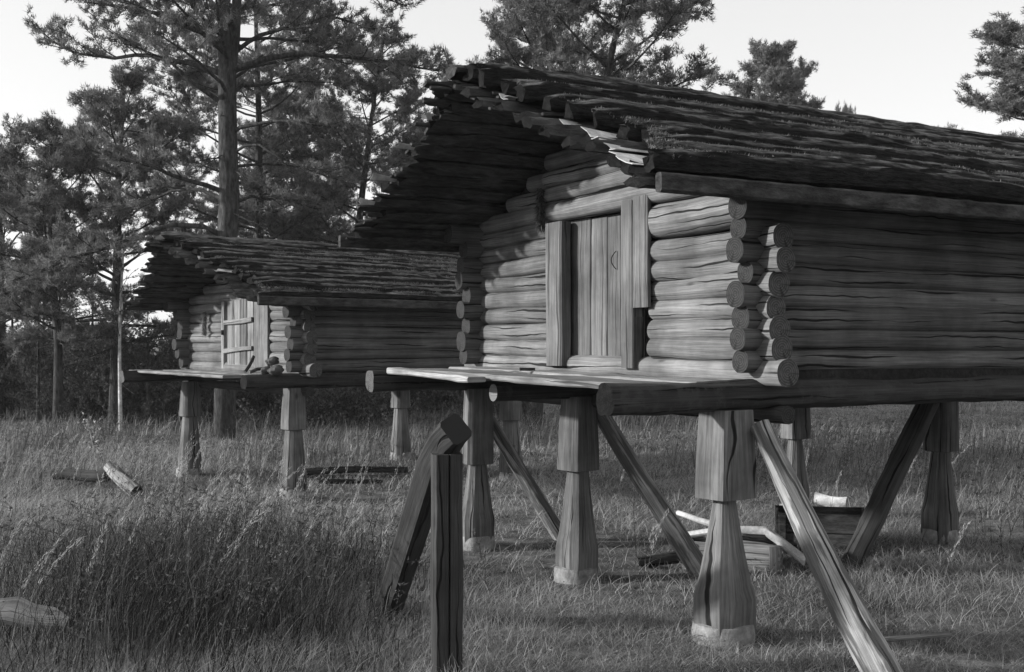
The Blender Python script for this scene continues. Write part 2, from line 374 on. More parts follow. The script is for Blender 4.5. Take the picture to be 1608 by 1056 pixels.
def hut(name, C0, theta, W, L, label, P):
    for k_ in ('tips', 'tips_u', 'tips_l'): P[k_] = list(np.interp(np.linspace(0, 1, P['nc']), np.linspace(0, 1, len(P[k_])), P[k_]))
    root = empty(name, (C0[0], C0[1], 0), R(90 - theta)); bpy.context.view_layer.update()
    tag(root, label, 'log storehouse')
    sd = P['seed']; rn = random.Random(sd)
    zs, rs = P['sill_z'], P['sill_r']; pit = P['pitch']; r = pit * .54
    zf0 = P['front_z']; nf = P['nf']; dl, dr = P['door_v']; vm = W / 2
    slope = P['slope']; zr = P['ridge_z']
    under = lambda v: zr - .10 - slope * abs(v - vm)
    # sills
    for v, f0 in ((0.0, P['sill_front'][0]), (W, P['sill_front'][1])):
        mb = MB(); log(mb, (f0, v, zs), (L + .35, v, zs), rs * .93, rs * 1.03, sd + v, 20, seg=.04, rough=.15, bend=.012, rnd0=.0, se=.9)
        mb.build('sill_log', [M['sill'], M['rot'] if v == 0 else M['end']], root)
    # walls
    def wall(vv, horizontal_u, logs, matw, bk):
        mb = MB(); board(mb, bk[0], bk[1], bk[2], .05, bk[3], 1, jag=0, seg=9)
        wo = mb.build('wall', [M['caulk']], root)
        for a, b, ra, rb, kw in logs:
            m2 = MB(); log(m2, a, b, ra, rb, rn.uniform(0, 90), se=.88, ns=22, rough=.05, **kw)
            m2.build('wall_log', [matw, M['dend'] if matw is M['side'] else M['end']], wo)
        return wo
    # front wall with its gable
    lg = []
    for i in range(nf):
        z = zf0 + pit * i; ra = r * rn.uniform(.95, 1.07)
        if i == 0 or i >= P['lintel_i']:
            half = W / 2 + .22 if i <= P['lintel_i'] + 0 else (under(vm) - z - .03) / slope
            half = min(half, W / 2 + .22)
            if half < .1: continue
            e = rn.uniform(-.03, .03)
            lg.append(((0, vm + half + e, z), (0, vm - half + e, z), ra * (1.13 if i == 0 else 1), ra * (1.16 if i == 0 else 1.04), dict(bend=.008)))
        else:
            e = rn.uniform(-.045, .045)
            if not (P.get('big') and i in P['big'][0]):
                rr_ = ra * rn.uniform(.96, 1.08)
                lg.append(((-.01, dr, z), (-.01 if i % 2 else 0, -.16 + e, z + rn.uniform(-.01, .01)), rr_, rr_ * 1.06, dict(rnd0=.06)))
            lg.append(((0, W + .2 + rn.uniform(-.04, .04), z), (-.01, dl, z), ra * .95, ra, dict(rnd0=.02, rnd1=.07)))
    if P.get('big'):
        ii, rb = P['big']; z = zf0 + pit * sum(ii) / len(ii)
        lg.append(((-.015, dr, z), (-.01, -.02, z + .02), rb, rb * .95, dict(rnd0=.08, rnd1=.1, sq=1.0)))
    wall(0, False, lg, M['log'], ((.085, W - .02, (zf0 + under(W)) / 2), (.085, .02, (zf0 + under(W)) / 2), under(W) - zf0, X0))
    # side walls and rear wall
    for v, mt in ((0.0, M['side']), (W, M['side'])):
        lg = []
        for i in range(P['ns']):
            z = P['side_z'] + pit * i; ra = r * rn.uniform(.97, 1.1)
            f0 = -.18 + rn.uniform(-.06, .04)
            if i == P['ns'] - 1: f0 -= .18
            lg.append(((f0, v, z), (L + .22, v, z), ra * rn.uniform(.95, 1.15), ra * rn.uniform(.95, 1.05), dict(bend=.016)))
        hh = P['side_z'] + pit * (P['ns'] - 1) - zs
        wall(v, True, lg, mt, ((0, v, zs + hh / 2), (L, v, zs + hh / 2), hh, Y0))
    lg = []
    for i in range(nf):
        z = zf0 + pit * i
        half = W / 2 + .22 if i <= P['lintel_i'] else (under(vm) - z - .03) / slope
        half = min(half, W / 2 + .22)
        if half > .1: lg.append(((L, vm + half, z), (L, vm - half, z), r * 1.05, r * 1.05, dict(seg=.3)))
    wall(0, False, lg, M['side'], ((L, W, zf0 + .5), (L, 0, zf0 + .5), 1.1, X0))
    # gable packing, floor
    mb = MB(); k = len(mb.v)
    zt = zf0 + pit * (P['lintel_i'] - .5)
    gp = [(-.0, .05, zt), (0, W - .05, zt), (0, W - .05, under(W)), (0, vm, under(vm) + .02), (0, .05, under(0))]
    for dx in (.0, .04):
        for q in gp: mb.v.append(Vector((q[0] + dx, q[1], q[2])))
    n5 = 5
    mb.face([0, 1, 2, 3, 4], [(0, 0)] * 5); mb.face([9, 8, 7, 6, 5], [(0, 0)] * 5)
    for k in range(5):
        k2 = (k + 1) % 5; mb.face([k, k + 5, k2 + 5, k2], [(0, 0)] * 4)
    mb.build('gable', [M['caulk']], root)
    mb = MB(); nn = 9
    for k in range(nn):
        vc = .1 + (W - .2) * (k + .5) / nn
        board(mb, (-.02, vc, zs + rs + .01), (L, vc, zs + rs + .01), (W - .2) / nn - .008, .04, Z0, k + sd)
    mb.build('floor', [M['brown']], root)
    # roof
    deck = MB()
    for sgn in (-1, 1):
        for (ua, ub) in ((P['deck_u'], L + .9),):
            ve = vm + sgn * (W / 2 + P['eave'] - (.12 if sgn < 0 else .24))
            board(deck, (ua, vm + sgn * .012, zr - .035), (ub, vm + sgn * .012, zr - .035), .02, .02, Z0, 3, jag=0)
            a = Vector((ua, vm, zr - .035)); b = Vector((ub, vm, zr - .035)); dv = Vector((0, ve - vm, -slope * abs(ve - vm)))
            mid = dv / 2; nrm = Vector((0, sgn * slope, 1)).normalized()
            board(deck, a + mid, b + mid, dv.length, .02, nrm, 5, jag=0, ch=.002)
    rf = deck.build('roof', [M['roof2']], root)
    half = W / 2 + P['eave']; nc = P['nc']; step = half / nc; ang = math.atan(slope)
    for sgn in (-1, 1):
        for layer in (0, 1):
            for i in range(nc):
                dv = step * (i + .62 + (0 if layer else -.42)) * (1 if sgn < 0 else .95); v = vm + sgn * dv
                z = zr - slope * dv + (.006 if layer else -.085)
                if sgn < 0 and layer: u0 = P['tips'][i] + rn.uniform(-.03, .03)
                elif sgn < 0: u0 = P['tips_u'][i] + rn.uniform(-.04, .04)
                else: u0 = P['tips_l'][i] + rn.uniform(-.07, .07) + (.0 if layer else -.08)
                mb = MB()
                a = -sgn * ang * (.35 if layer else .55)
                roof_course(mb, u0, L + .9 + rn.uniform(-.1, .1), v, z, a, step * (.95 if layer else 1.25) * rn.uniform(.92, 1.06), P['pole_h'] * rn.uniform(.85, 1.15) if layer else .07, sd * .1 + i * 3.1 + layer * 57 + (sgn + 1) * 13,
                            seg=.035 if layer and sgn < 0 else .09, hump=.013 if layer else .03, rag=.02 if layer else .03)
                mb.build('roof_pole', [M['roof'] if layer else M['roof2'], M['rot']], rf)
    mb = MB(); roof_course(mb, P['u_front'] - .02, L + .9, vm, zr + .02, 0, .26, .09, sd + .7)
    mb.build('ridge_pole', [M['roof'], M['roof2']], rf)
    # thin split boards sticking out of the ragged front edge
    for sg in (1, -1):
        for i in range(nc * (3 if sg > 0 else 2)):
            dv = half * .94 * (i + rn.uniform(.1, .8)) / (nc * (3 if sg > 0 else 2)); v = vm + sg * dv; z = zr - slope * dv - rn.uniform(.0, .09); e = rn.uniform(.0, .22)
            ub = P['tips_l'][min(nc - 1, int(dv / step))] if sg > 0 else P['tips'][min(nc - 1, int(dv / step))] + .1
            mb = MB(); board(mb, (ub - e, v, z - rn.uniform(-.02, .03)), (-.3, v + rn.uniform(-.05, .05), z), rn.uniform(.05, .13), rn.uniform(.015, .03), Vector((0, -sg * rn.uniform(-.7, .2), 1)), i + sd, jag=.012, seg=.07, jagend=.5)
            mb.build('roof_splint', [M['roof2']], rf)
    # moss tufts over the sunlit slope and the ridge
    rs = np.random.RandomState(sd); N = P['moss']; q = rs.rand(N); dv = half * q; u = P['tips'][0] + .12 * np.abs(rs.randn(N)) + (L + 2) * rs.rand(N) ** 1.1
    lo_ = np.interp(dv, np.arange(nc) * step, P['tips'][:nc]); k = u > lo_ + .02; u, dv = u[k], dv[k]
    den = vn(u * 2.2, dv * 9) + .5 * vn(u * 9, dv * 20); k = (den > .62) & (np.abs(((dv / step - .62 + .5) % 1.0) - .5) < .36); u, dv = u[k], dv[k]
    ph_ = (dv / step - .62 + .5) % 1.0; zz = zr - slope * dv + P['pole_h'] * (.3 + .62 * np.sqrt(np.clip(1 - (2 * ph_ - 1) ** 2, 0, 1)))
    Pm = np.stack([u, vm - dv, zz], -1); Dm = np.tile(np.array([0, -.35, .9]), (len(u), 1))
    V_, T_, t_ = needles(Pm, Dm, 4, .022, .0035, rs, .8)
    mo = np_mesh('moss', V_, T_, M['moss'], t_, rf); mo['kind'] = 'stuff'
    # eave gutter boards
    for sgn in (-1, 1):
        hf = half * (1 if sgn < 0 else .95); v = vm + sgn * (hf + .02); z = zr - slope * hf - .03
        mb = MB(); board(mb, (P['tips'][-1] - .03, v, z - .01), (L + .9, v, z - .01), .05, P['fascia'], Z0, sd + sgn, jag=.006, mat_=0, seg=.12, ch=.012)
        mb.build('eave_board', [M['roof2']], rf)
    return root, under, rn

# ---- near storehouse
th1 = math.degrees(math.atan2(3143, 1790))
C1 = Vector((1.472, 6.703, 0)); U1 = Vector((math.sin(R(th1)), math.cos(R(th1)), 0)); V1 = Vector((-U1.y, U1.x, 0))
def vat(px, u, C_, U_, V_):          # v of the front plane u that a photo column falls on (used to measure openings)
    k = (px - HX) / F; B = C_ + U_ * u
    return (B.x - k * B.y) / (k * V_.y - V_.x)
f1 = lambda px, u=-.08: vat(px, u, C1, U1, V1)
P1 = dict(seed=11, sill_z=1.448, sill_r=.092, pitch=.129, front_z=1.585, nf=17, lintel_i=9, side_z=1.645, ns=9,
          door_v=(f1(864), f1(1012)), ridge_z=3.53, slope=.42, eave=.5, nc=12, pole_h=.125, moss=60000, u_front=-1.16, deck_u=-.8,
          tips=[-1.12, -1.09, -1.04, -.98, -.92, -.86, -.80, -.74, -.88, -1.12], tips_u=[-1.18, -1.2, -1.22, -1.1, -1.16, -1.12, -1.1, -1.08, -1.06, -1.16],
          tips_l=[-1.12, -1.08, -1.04, -1.0, -.98, -.98, -.98, -.98, -.97, -.97], sill_front=(-1.12, -1.05), big=((7, 8), .118), fascia=.10)
h1, under1, rn1 = hut('storehouse', C1, th1, 3.45, 4.2, 'large log storehouse nearest the camera, standing on carved legs with slanting braces', P1)
W1 = 3.45
# door and frame
def door1():
    zb, zt = 1.60, 2.665
    a, b = f1(888, .02), f1(976, .02)
    mb = MB(); board(mb, (.035, (a + b) / 2, zb), (.035, (a + b) / 2, zt), abs(a - b) + .06, .012, X0, 4, jag=0, seg=2)
    d = mb.build('door', [M['door']], h1)
    cuts = [a + .02, f1(931, .02), f1(957, .02), b - .02]
    for k in range(3):
        m2 = MB(); c = (cuts[k] + cuts[k + 1]) / 2
        board(m2, (.012, c, zb + .005), (.012, c - .004, zt - .01 * k), abs(cuts[k] - cuts[k + 1]) - .010, .028, X0, 20 + k, jag=.0025)
        m2.build('door_board', [M['door']], d)
    m2 = MB(); vh = f1(968, -.01); pts = []; rings = []
    for k in range(9):
        t = k / 8; pts.append(Vector((-.012 - .03 * math.sin(t * math.pi), vh + .018 * math.sin(t * math.pi), 2.27 + .13 * t)))
        rings.append([(math.cos(q) * .0045, math.sin(q) * .0045) for q in (0, -1.26, -2.5, -3.8, -5)])
    sweep(m2, pts, X0, Y0, rings, capm=0); m2.build('handle', [M['iron']], d)
    # frame
    f = empty('door_frame', (0, 0, 0)); f.parent = h1
    fr = MB(); a0, a1 = f1(857, -.12), f1(881, -.12)
    board(fr, (-.075, (a0 + a1) / 2, 1.585), (-.075, (a0 + a1) / 2 + .01, 2.655), abs(a0 - a1), .10, X0, 31, jag=.004, ch=.012)
    fr.build('jamb', [M['board']], f); fr = MB()
    b0, b1 = f1(974, -.12), f1(993, -.12)
    board(fr, (-.065, (b0 + b1) / 2, 1.585), (-.065, (b0 + b1) / 2, 2.74), abs(b0 - b1) , .11, X0, 32, jag=.003, ch=.008)
    fr.build('jamb', [M['board']], f)
    m2 = MB(); c0, c1 = f1(992, -.13), f1(1015, -.13)
    board(m2, (-.105, (c0 + c1) / 2, 1.99), (-.105, (c0 + c1) / 2, 2.75), abs(c0 - c1), .035, X0, 33, jag=.003)
    m2.build('frame_board', [M['board']], f)
    m2 = MB(); c0, c1 = f1(990, -.09), f1(998, -.09)
    board(m2, (-.06, (c0 + c1) / 2, 1.585), (-.06, (c0 + c1) / 2, 1.99), abs(c0 - c1), .08, X0, 34, jag=.003)
    m2.build('frame_board', [M['board']], f)
door1()
# two thick gable logs over the door whose cut ends show, and the hanging lichen
for k, (z, pl, pr, r_) in enumerate(((2.742, 850, 1160, .072), (2.872, 846, 1030, .068), (2.99, 852, 990, .06))):
    mb = MB(); log(mb, (-.045 - .01 * k, f1(pl, -.1), z), (-.04, f1(pr, -.1), z + .01), r_, r_ * 1.08, 77 + k, rnd0=.04, rnd1=.03)
    mb.build('gable_log', [M['log'], M['end']], h1)
def tuft_mesh(name, c, n, ln, wd, parent, mt, seed, spread=(.03, .03, .12), down=True):
    rs = np.random.RandomState(seed); V = []; T = []; tn = []
    for i in range(n):
        p = np.array(c) + (rs.rand(3) - .5) * 2 * np.array(spread)
        d = np.array([rs.randn() * .5, rs.randn() * .5, (-1 if down else 1) * abs(rs.randn()) - .2]); d /= np.linalg.norm(d) + 1e-6
        s = np.cross(d, rs.randn(3)); s /= np.linalg.norm(s); l_ = ln * rs.uniform(.5, 1.2)
        b = len(V); V += [p - s * wd, p + s * wd, p + d * l_]; T.append((b, b + 1, b + 2)); t = rs.rand(); tn += [t] * 3
    return np_mesh(name, V, T, mt, tn, parent)
tuft_mesh('lichen_tuft', (-.13, f1(849, -.13), 2.78), 900, .06, .004, h1, M['weed'], 3, (.025, .025, .15))
# porch
for k, (u, wd, v0, v1, z0, z1) in enumerate(((-.62, .40, .16, 3.35, 1.498, 1.525), (-.24, .32, .12, 3.36, 1.506, 1.535), (-.90, .12, 1.9, 3.33, 1.50, 1.533))):
    mb = MB(); board(mb, (u, v0, z0), (u + .01, v1, z1), wd, .045, Z0, 50 + k, jag=.014, seg=.16, w1=wd * .9, ch=.01)
    mb.build('porch_plank', [M['pale']], h1)
mb = MB(); log(mb, (-.72, 1.98, 1.405), (4.3, 1.98, 1.40), .062, .085, 61, 14)
mb.build('porch_joist', [M['sill'], M['pale']], h1)
for u in (.1, 3.55):
    mb = MB(); log(mb, (u, W1 + .25, 1.33), (u, -.12 if u < 1 else -.2, 1.33), .05, .055, 63 + u, 12)
    mb.build('cross_beam', [M['sill'], M['dend']], h1)
# legs
for k, (u, v, zn, wt, wb, wn, wf) in enumerate(((-.26, .03, .86, .12, .142, .055, .15), (.0, 1.98, .82, .10, .125, .068, .13), (-.08, 3.42, .74, .10, .115, .07, .125),
                                       (3.55, 1.66, .82, .10, .115, .065, .125), (3.55, 3.45, .80, .10, .12, .06, .12), (3.6, .03, .84, .11, .13, .06, .14))):
    make_leg(h1, u, v, 1.37 if v in (.03, 3.42, 3.45) else 1.36, zn, 'leg', 101 + k, wt, wb, wn, wf, rot=R((12, 4, -8, 5, 0, 9)[k]))
def local(root, w_): return root.matrix_world.inverted() @ Vector(w_)
def brace(root, top, bot, r0, r1, mt, seed, ns=9, rough=.10):
    mb = MB(); a = local(root, top); b = local(root, bot); b = b + (b - a).normalized() * .12
    log(mb, a, b, r0, r1, seed, ns, .1, .012, rough, mat_=0); return mb.build('brace', [mt, M['end']], root, angle=35)
brace(h1, at(757, 645, 9.72), at(893, 862, 10.0), .055, .075, M['peel'], 201)
brace(h1, at(930, 628, 8.45), at(1112, 918, 8.55), .06, .085, M['peel'], 202)
brace(h1, at(1193, 668, 6.52), at(1392, 1075, 5.85), .062, .105, M['peel'], 203)
brace(h1, at(1462, 625, 9.75), at(1330, 900, 8.80), .085, .095, M['brown'], 204)
# birch bark sheets showing between the roof poles
def bark_sheet(root, rf, u0, v, z, du, dv, seed, slope):
    rs = random.Random(seed); mb = MB(); nu, nv_ = 7, 6; b = len(mb.v)
    for top in (1, 0):
        for i in range(nu):
            for j in range(nv_):
                a, c = i / (nu - 1), j / (nv_ - 1)
                u = u0 + du * a + (.08 * noise.noise(Vector((c * 6, seed, 0))) if i == 0 else 0)
                vv = v + dv * (c - .5); zz = z + slope * (vv - v) + .012 * (1 - a) ** 2 * math.sin(c * 5 + seed) + .02 * (2 * c - 1) ** 2 * (1 - a) + .004 * top
                mb.v.append(Vector((u, vv, zz)))
    def q(l_, i, j): return b + l_ * nu * nv_ + i * nv_ + j
    for l_ in (0, 1):
        for i in range(nu - 1):
            for j in range(nv_ - 1):
                f = [q(l_, i, j), q(l_, i + 1, j), q(l_, i + 1, j + 1), q(l_, i, j + 1)]
                mb.face(f if l_ == 0 else f[::-1], [(0, 0)] * 4)
    for j in range(nv_ - 1): mb.face([q(0, 0, j), q(0, 0, j + 1), q(1, 0, j + 1), q(1, 0, j)], [(0, 0)] * 4)
    for i in range(nu - 1):
        for j in (0, nv_ - 1): mb.face([q(0, i, j), q(0, i + 1, j), q(1, i + 1, j), q(1, i, j)], [(0, 0)] * 4)
    return mb.build('bark_sheet', [M['birch']], root)
rzs = lambda v: 3.53 - .42 * abs(v - 1.725)
for k, (u0, v, dv, dz) in enumerate(((-1.10, 1.15, .12, .0), (-.98, .62, .13, -.03), (-.98, .36, .18, -.02), (-1.02, .12, .16, -.02), (-1.10, -.12, .22, -.03),
                                 (-1.26, 2.45, .05, -.06), (-1.28, 2.85, .05, -.07), (-1.24, 3.2, .04, -.07), (-1.2, 2.1, .035, -.05))):
    bark_sheet(h1, None, u0, v, rzs(v) + dz, .42 if k < 5 else .2, dv, k + 1, .42 if v < 1.7 else -.42)

# ---- far storehouse
C2 = Vector((-2.358, 12.95, 0)); th2 = 50.0
U2 = Vector((math.sin(R(th2)), math.cos(R(th2)), 0)); V2 = Vector((-U2.y, U2.x, 0)); W2 = 3.0
f2 = lambda px, u=-.08: vat(px, u, C2, U2, V2)
P2 = dict(seed=37, sill_z=1.325, sill_r=.085, pitch=.125, front_z=1.45, nf=14, lintel_i=7, side_z=1.50, ns=7,
          door_v=(f2(350), f2(418)), ridge_z=2.95, slope=.365, eave=.42, nc=11, pole_h=.085, moss=26000, u_front=-1.05, deck_u=-.7,
          tips=[-.92, -.9, -.86, -.82, -.78, -.70, -.72, -.66, -.62, -.78], tips_u=[-1.0, -1.0, -1.0, -1.02, -.9, -.92, -.88, -.9, -.9, -.82],
          tips_l=[-1.0, -.92, -.84, -.78, -.74, -.70, -.68, -.66], sill_front=(-.75, -.95), fascia=.10)
h2, under2, rn2 = hut('storehouse', C2, th2, W2, 3.6, 'smaller log storehouse further back with battened door and pale plank beside it', P2)
def door2():
    zb, zt = 1.44, 2.28
    a, b = f2(353, -.1), f2(396, -.1); mid = (a + b) / 2
    mb = MB(); board(mb, (-.03, mid, zb), (-.03, mid, zt), abs(a - b), .02, X0, 4, jag=0, seg=2)
    d = mb.build('door', [M['pale']], h2)
    cuts = np.linspace(a, b, 5)
    for k in range(4):
        m2 = MB(); c = (cuts[k] + cuts[k + 1]) / 2
        board(m2, (-.06, c, zb + .01 * (k % 2)), (-.06, c, zt + .012 * (k % 3)), abs(cuts[0] - cuts[1]) - .012, .03, X0, 60 + k, jag=.004)
        m2.build('door_board', [M['pale'] if k % 2 else M['board']], d)
    for z, zz in ((2.01, .03), (1.66, .04)):
        m2 = MB(); board(m2, (-.095, a + .02, z), (-.095, b + .01, z + zz), .055, .03, X0, int(z * 50), jag=.004); m2.build('batten', [M['pale']], d)
    fr = MB(); p0, p1 = f2(397, -.12), f2(418, -.12)
    board(fr, (-.085, (p0 + p1) / 2, 1.46), (-.085, (p0 + p1) / 2, 2.25), abs(p0 - p1), .04, X0, 71, jag=.003)
    fr.build('frame_board', [M['pale']], h2); fr = MB()
    q = f2(349, -.1)
    board(fr, (-.06, q + .03, 1.44), (-.06, q + .03, 2.28), .07, .05, X0, 72, jag=.004)
    fr.build('jamb', [M['pale']], h2)
    m2 = MB(); board(m2, (-.10, f2(349, -.1) + .0, 1.86), (-.10, f2(349, -.1), 1.92), .03, .03, X0, 3); m2.build('latch', [M['iron']], d)
door2()
for k, (u, wd, v0, v1) in enumerate(((-.62, .30, .5, 3.25), (-.32, .28, .12, 2.92), (-.1, .15, .12, 2.9))):
    mb = MB(); board(mb, (u, v0, 1.375), (u + .02, v1, 1.39), wd, .035, Z0, 80 + k, jag=.012, seg=.16, ch=.008)
    mb.build('porch_plank', [M['pale']], h2)
for u in (.0, 3.1):
    mb = MB(); log(mb, (u, W2 + .2, 1.215), (u, -.15, 1.215), .05, .055, 83 + u, 12); mb.build('cross_beam', [M['sill'], M['dend']], h2)
for k, (u, v) in enumerate(((-.1, .06), (-.12, 2.78), (3.1, 2.6), (3.1, .06))):
    make_leg(h2, u, v, 1.25, (.78, .80, .80, .75)[k], 'leg', 141 + k, .095, .12, .085, .13)
for v in (.45, .9): bark_sheet(h2, None, -.86, v, 2.95 - .365 * abs(v - 1.5) - .01, .35, .12, v, .365)
tuft_mesh('lichen_tuft', (-.13, f2(321, -.13), 2.02), 500, .06, .004, h2, M['grass'], 5, (.02, .02, .15))

# ------------------------------------------------------------------ trees
def path_tube(mb, pts, r0, r1, ns, seed):
    d = (pts[-1] - pts[0]); side, up = frame(d); rings = []
    n = len(pts)
    for i in range(n):
        r = r0 + (r1 - r0) * i / (n - 1)
        rings.append([(math.cos(-6.283 * k / ns) * r * (1 + .12 * noise.noise(Vector((k * 1.7, i * .6, seed)))), math.sin(-6.283 * k / ns) * r) for k in range(ns)])
    sweep(mb, pts, side, up, rings, capm=0, cap=(False, True))
class Tree:
    def __init__(s, seed): s.rn = random.Random(seed); s.mb = MB(); s.tp = []; s.td = []; s.seed = seed
    def curve(s, p, d, L, n, wob, lift):
        pts = [p.copy()]; d = d.normalized()
        for i in range(n):
            d = (d + Vector([s.rn.gauss(0, wob) for _ in range(3)]) + Vector((0, 0, lift))).normalized(); pts.append(pts[-1] + d * (L / n))
        return pts
    def twigs(s, pts, k0, dens, tl, flat=.5):
        L = sum((pts[i + 1] - pts[i]).length for i in range(len(pts) - 1)); n = max(2, int(L * dens))
        for i in range(n):
            t = k0 + (1 - k0) * (i + s.rn.random()) / n; f = t * (len(pts) - 1); j = min(int(f), len(pts) - 2)
            p = pts[j].lerp(pts[j + 1], f - j); d = (pts[j + 1] - pts[j]).normalized()
            e = (d * .8 + Vector((s.rn.gauss(0, 1), s.rn.gauss(0, 1), s.rn.gauss(0, flat) + .25))).normalized()
            l_ = tl * s.rn.uniform(.4, 1.1); m = max(1, int(l_ / .07))
            for q in range(m):
                s.tp.append(p + e * l_ * (q + .6) / m); s.td.append(e * .7 + d * .2 + Vector((0, 0, .35)))
    def limb(s, pts, r, br=9, bl=.5, dens=7, tl=.2, k0=.3, ns=7, bare=False, flat=.5):
        path_tube(s.mb, pts, r, max(.006, r * .22), ns, s.rn.random() * 50)
        if bare: return
        L = sum((pts[i + 1] - pts[i]).length for i in range(len(pts) - 1))
        for i in range(br):
            t = k0 + (1 - k0) * (i + s.rn.random() * .8) / br; f = t * (len(pts) - 1); j = min(int(f), len(pts) - 2)
            p = pts[j].lerp(pts[j + 1], f - j); d = (pts[j + 1] - pts[j]).normalized()
            sd = d.cross(Vector((0, 0, 1))); sd = sd.normalized() if sd.length > .1 else Vector((1, 0, 0))
            e = d * .75 + sd * (1 if i % 2 else -1) * s.rn.uniform(.5, 1.2) + Vector((0, 0, s.rn.uniform(-.35, .55)))
            l_ = L * bl * s.rn.uniform(.5, 1.1) * (1.15 - .55 * t)
            q = s.curve(p, e, l_, 5, .14, .04)
            path_tube(s.mb, q, max(.006, r * .32 * (1.1 - .6 * t)), .004, 4, 3)
            s.twigs(q, .25, dens, tl, flat)
            for z in range(2):
                j2 = s.rn.randint(1, 4); e2 = (q[j2] - q[j2 - 1]).normalized() + Vector((s.rn.gauss(0, .6), s.rn.gauss(0, .6), s.rn.gauss(0, .3)))
                q2 = s.curve(q[j2], e2, l_ * .5, 3, .15, .05); path_tube(s.mb, q2, .006, .003, 3, 3); s.twigs(q2, .2, dens * 1.2, tl, flat)
        s.twigs(pts[len(pts) // 2:], .3, dens, tl, flat)
    def finish(s, name, root, nd, ln, wd, barkm, leafm, label=None):
        tr = s.mb.build('trunk', [barkm], root, angle=60)
        rs = np.random.RandomState(s.seed)
        V, T, tone = needles(np.array([tuple(p) for p in s.tp]), np.array([tuple(p) for p in s.td]), nd, ln, wd, rs)
        return np_mesh('crown', V, T, leafm, tone, root)
def pine(seed, H, cs, spread, trunk_r, nl=26, dens=13, nd=16, ln=.10, wd=.008, leafm=None, loc=(0, 0), dead=6, topround=True, bl=.5, br=8):
    root = empty('pine_tree', (loc[0], loc[1], gz(*loc) - .05)); T = Tree(seed); rn = T.rn
    tp = T.curve(Vector((0, 0, 0)), Vector((0, 0, 1)), H, 14, .025, .01)
    path_tube(T.mb, tp, trunk_r, .03, 10, seed)
    def tpos(z):
        f = max(0, min(.999, z / H)) * 14; j = int(f); return tp[j].lerp(tp[j + 1], f - j)
    for i in range(nl):
        q = (i + rn.random() * .7) / nl; z = H * (cs + (1 - cs) * q); az = i * 2.4 + rn.uniform(-.5, .5)
        sh = (math.sin(math.pi * min(1, .22 + q * .80)) ** .7) if topround else (1 - q * .9)
        L = spread * (.25 + .75 * sh) * rn.uniform(.65, 1.15)
        e = Vector((math.cos(az), math.sin(az), -.1 + .75 * q + rn.uniform(-.15, .2)))
        T.limb(T.curve(tpos(z), e, L, 6, .09, .05), trunk_r * .28 * (1.1 - .7 * q), br=br, bl=bl, dens=dens, k0=.35)
    T.twigs(tp[-3:], .2, 14, .25)
    for i in range(dead):
        z = H * rn.uniform(cs * .5, cs + .1); az = rn.uniform(0, 6.28)
        T.limb(T.curve(tpos(z), Vector((math.cos(az), math.sin(az), rn.uniform(-.4, .1))), spread * rn.uniform(.2, .6), 5, .12, -.03), .015, bare=True, ns=4)
    T.finish('', root, nd, ln, wd, M['bark'], leafm or M['needle'])
    return root
def spruce(seed, H, spread, nd=8, loc=(0, 0), ln=.07, wd=.008, leafm=None, name='young_spruce'):
    root = empty(name, (loc[0], loc[1], gz(*loc) - .03)); T = Tree(seed); rn = T.rn
    tp = [Vector((0, 0, H * k / 8)) for k in range(9)]; path_tube(T.mb, tp, .012 * H + .01, .006, 7, seed)
    n = int(H * 11)
    for i in range(n):
        q = (i + .5) / n; z = H * (.05 + .93 * q); az = i * 2.4 + rn.uniform(-.4, .4); L = spread * (1 - q) ** .85 * rn.uniform(.6, 1.1) + .06
        c = T.curve(Vector((0, 0, z)), Vector((math.cos(az), math.sin(az), .1 + .3 * q)), L, 4, .08, .03)
        path_tube(T.mb, c, .008, .003, 3, 1); T.twigs(c, .1, 16, .16 + L * .15, .2)
    T.finish('', root, nd, ln, wd, M['bark'], leafm or M['needle2'])
    return root
def copy_tree(o, loc, rz, scale, label, cat, group=None):
    r = o.copy(); C.objects.link(r); r.location = (loc[0], loc[1], gz(*loc[:2]) - .05); r.rotation_euler = (0, 0, rz)
    r.scale = (scale[0], scale[0], scale[1]) if isinstance(scale, tuple) else (scale,) * 3
    for ch in o.children:
        c = ch.copy(); C.objects.link(c); c.parent = r
    tag(r, label, cat, group); return r

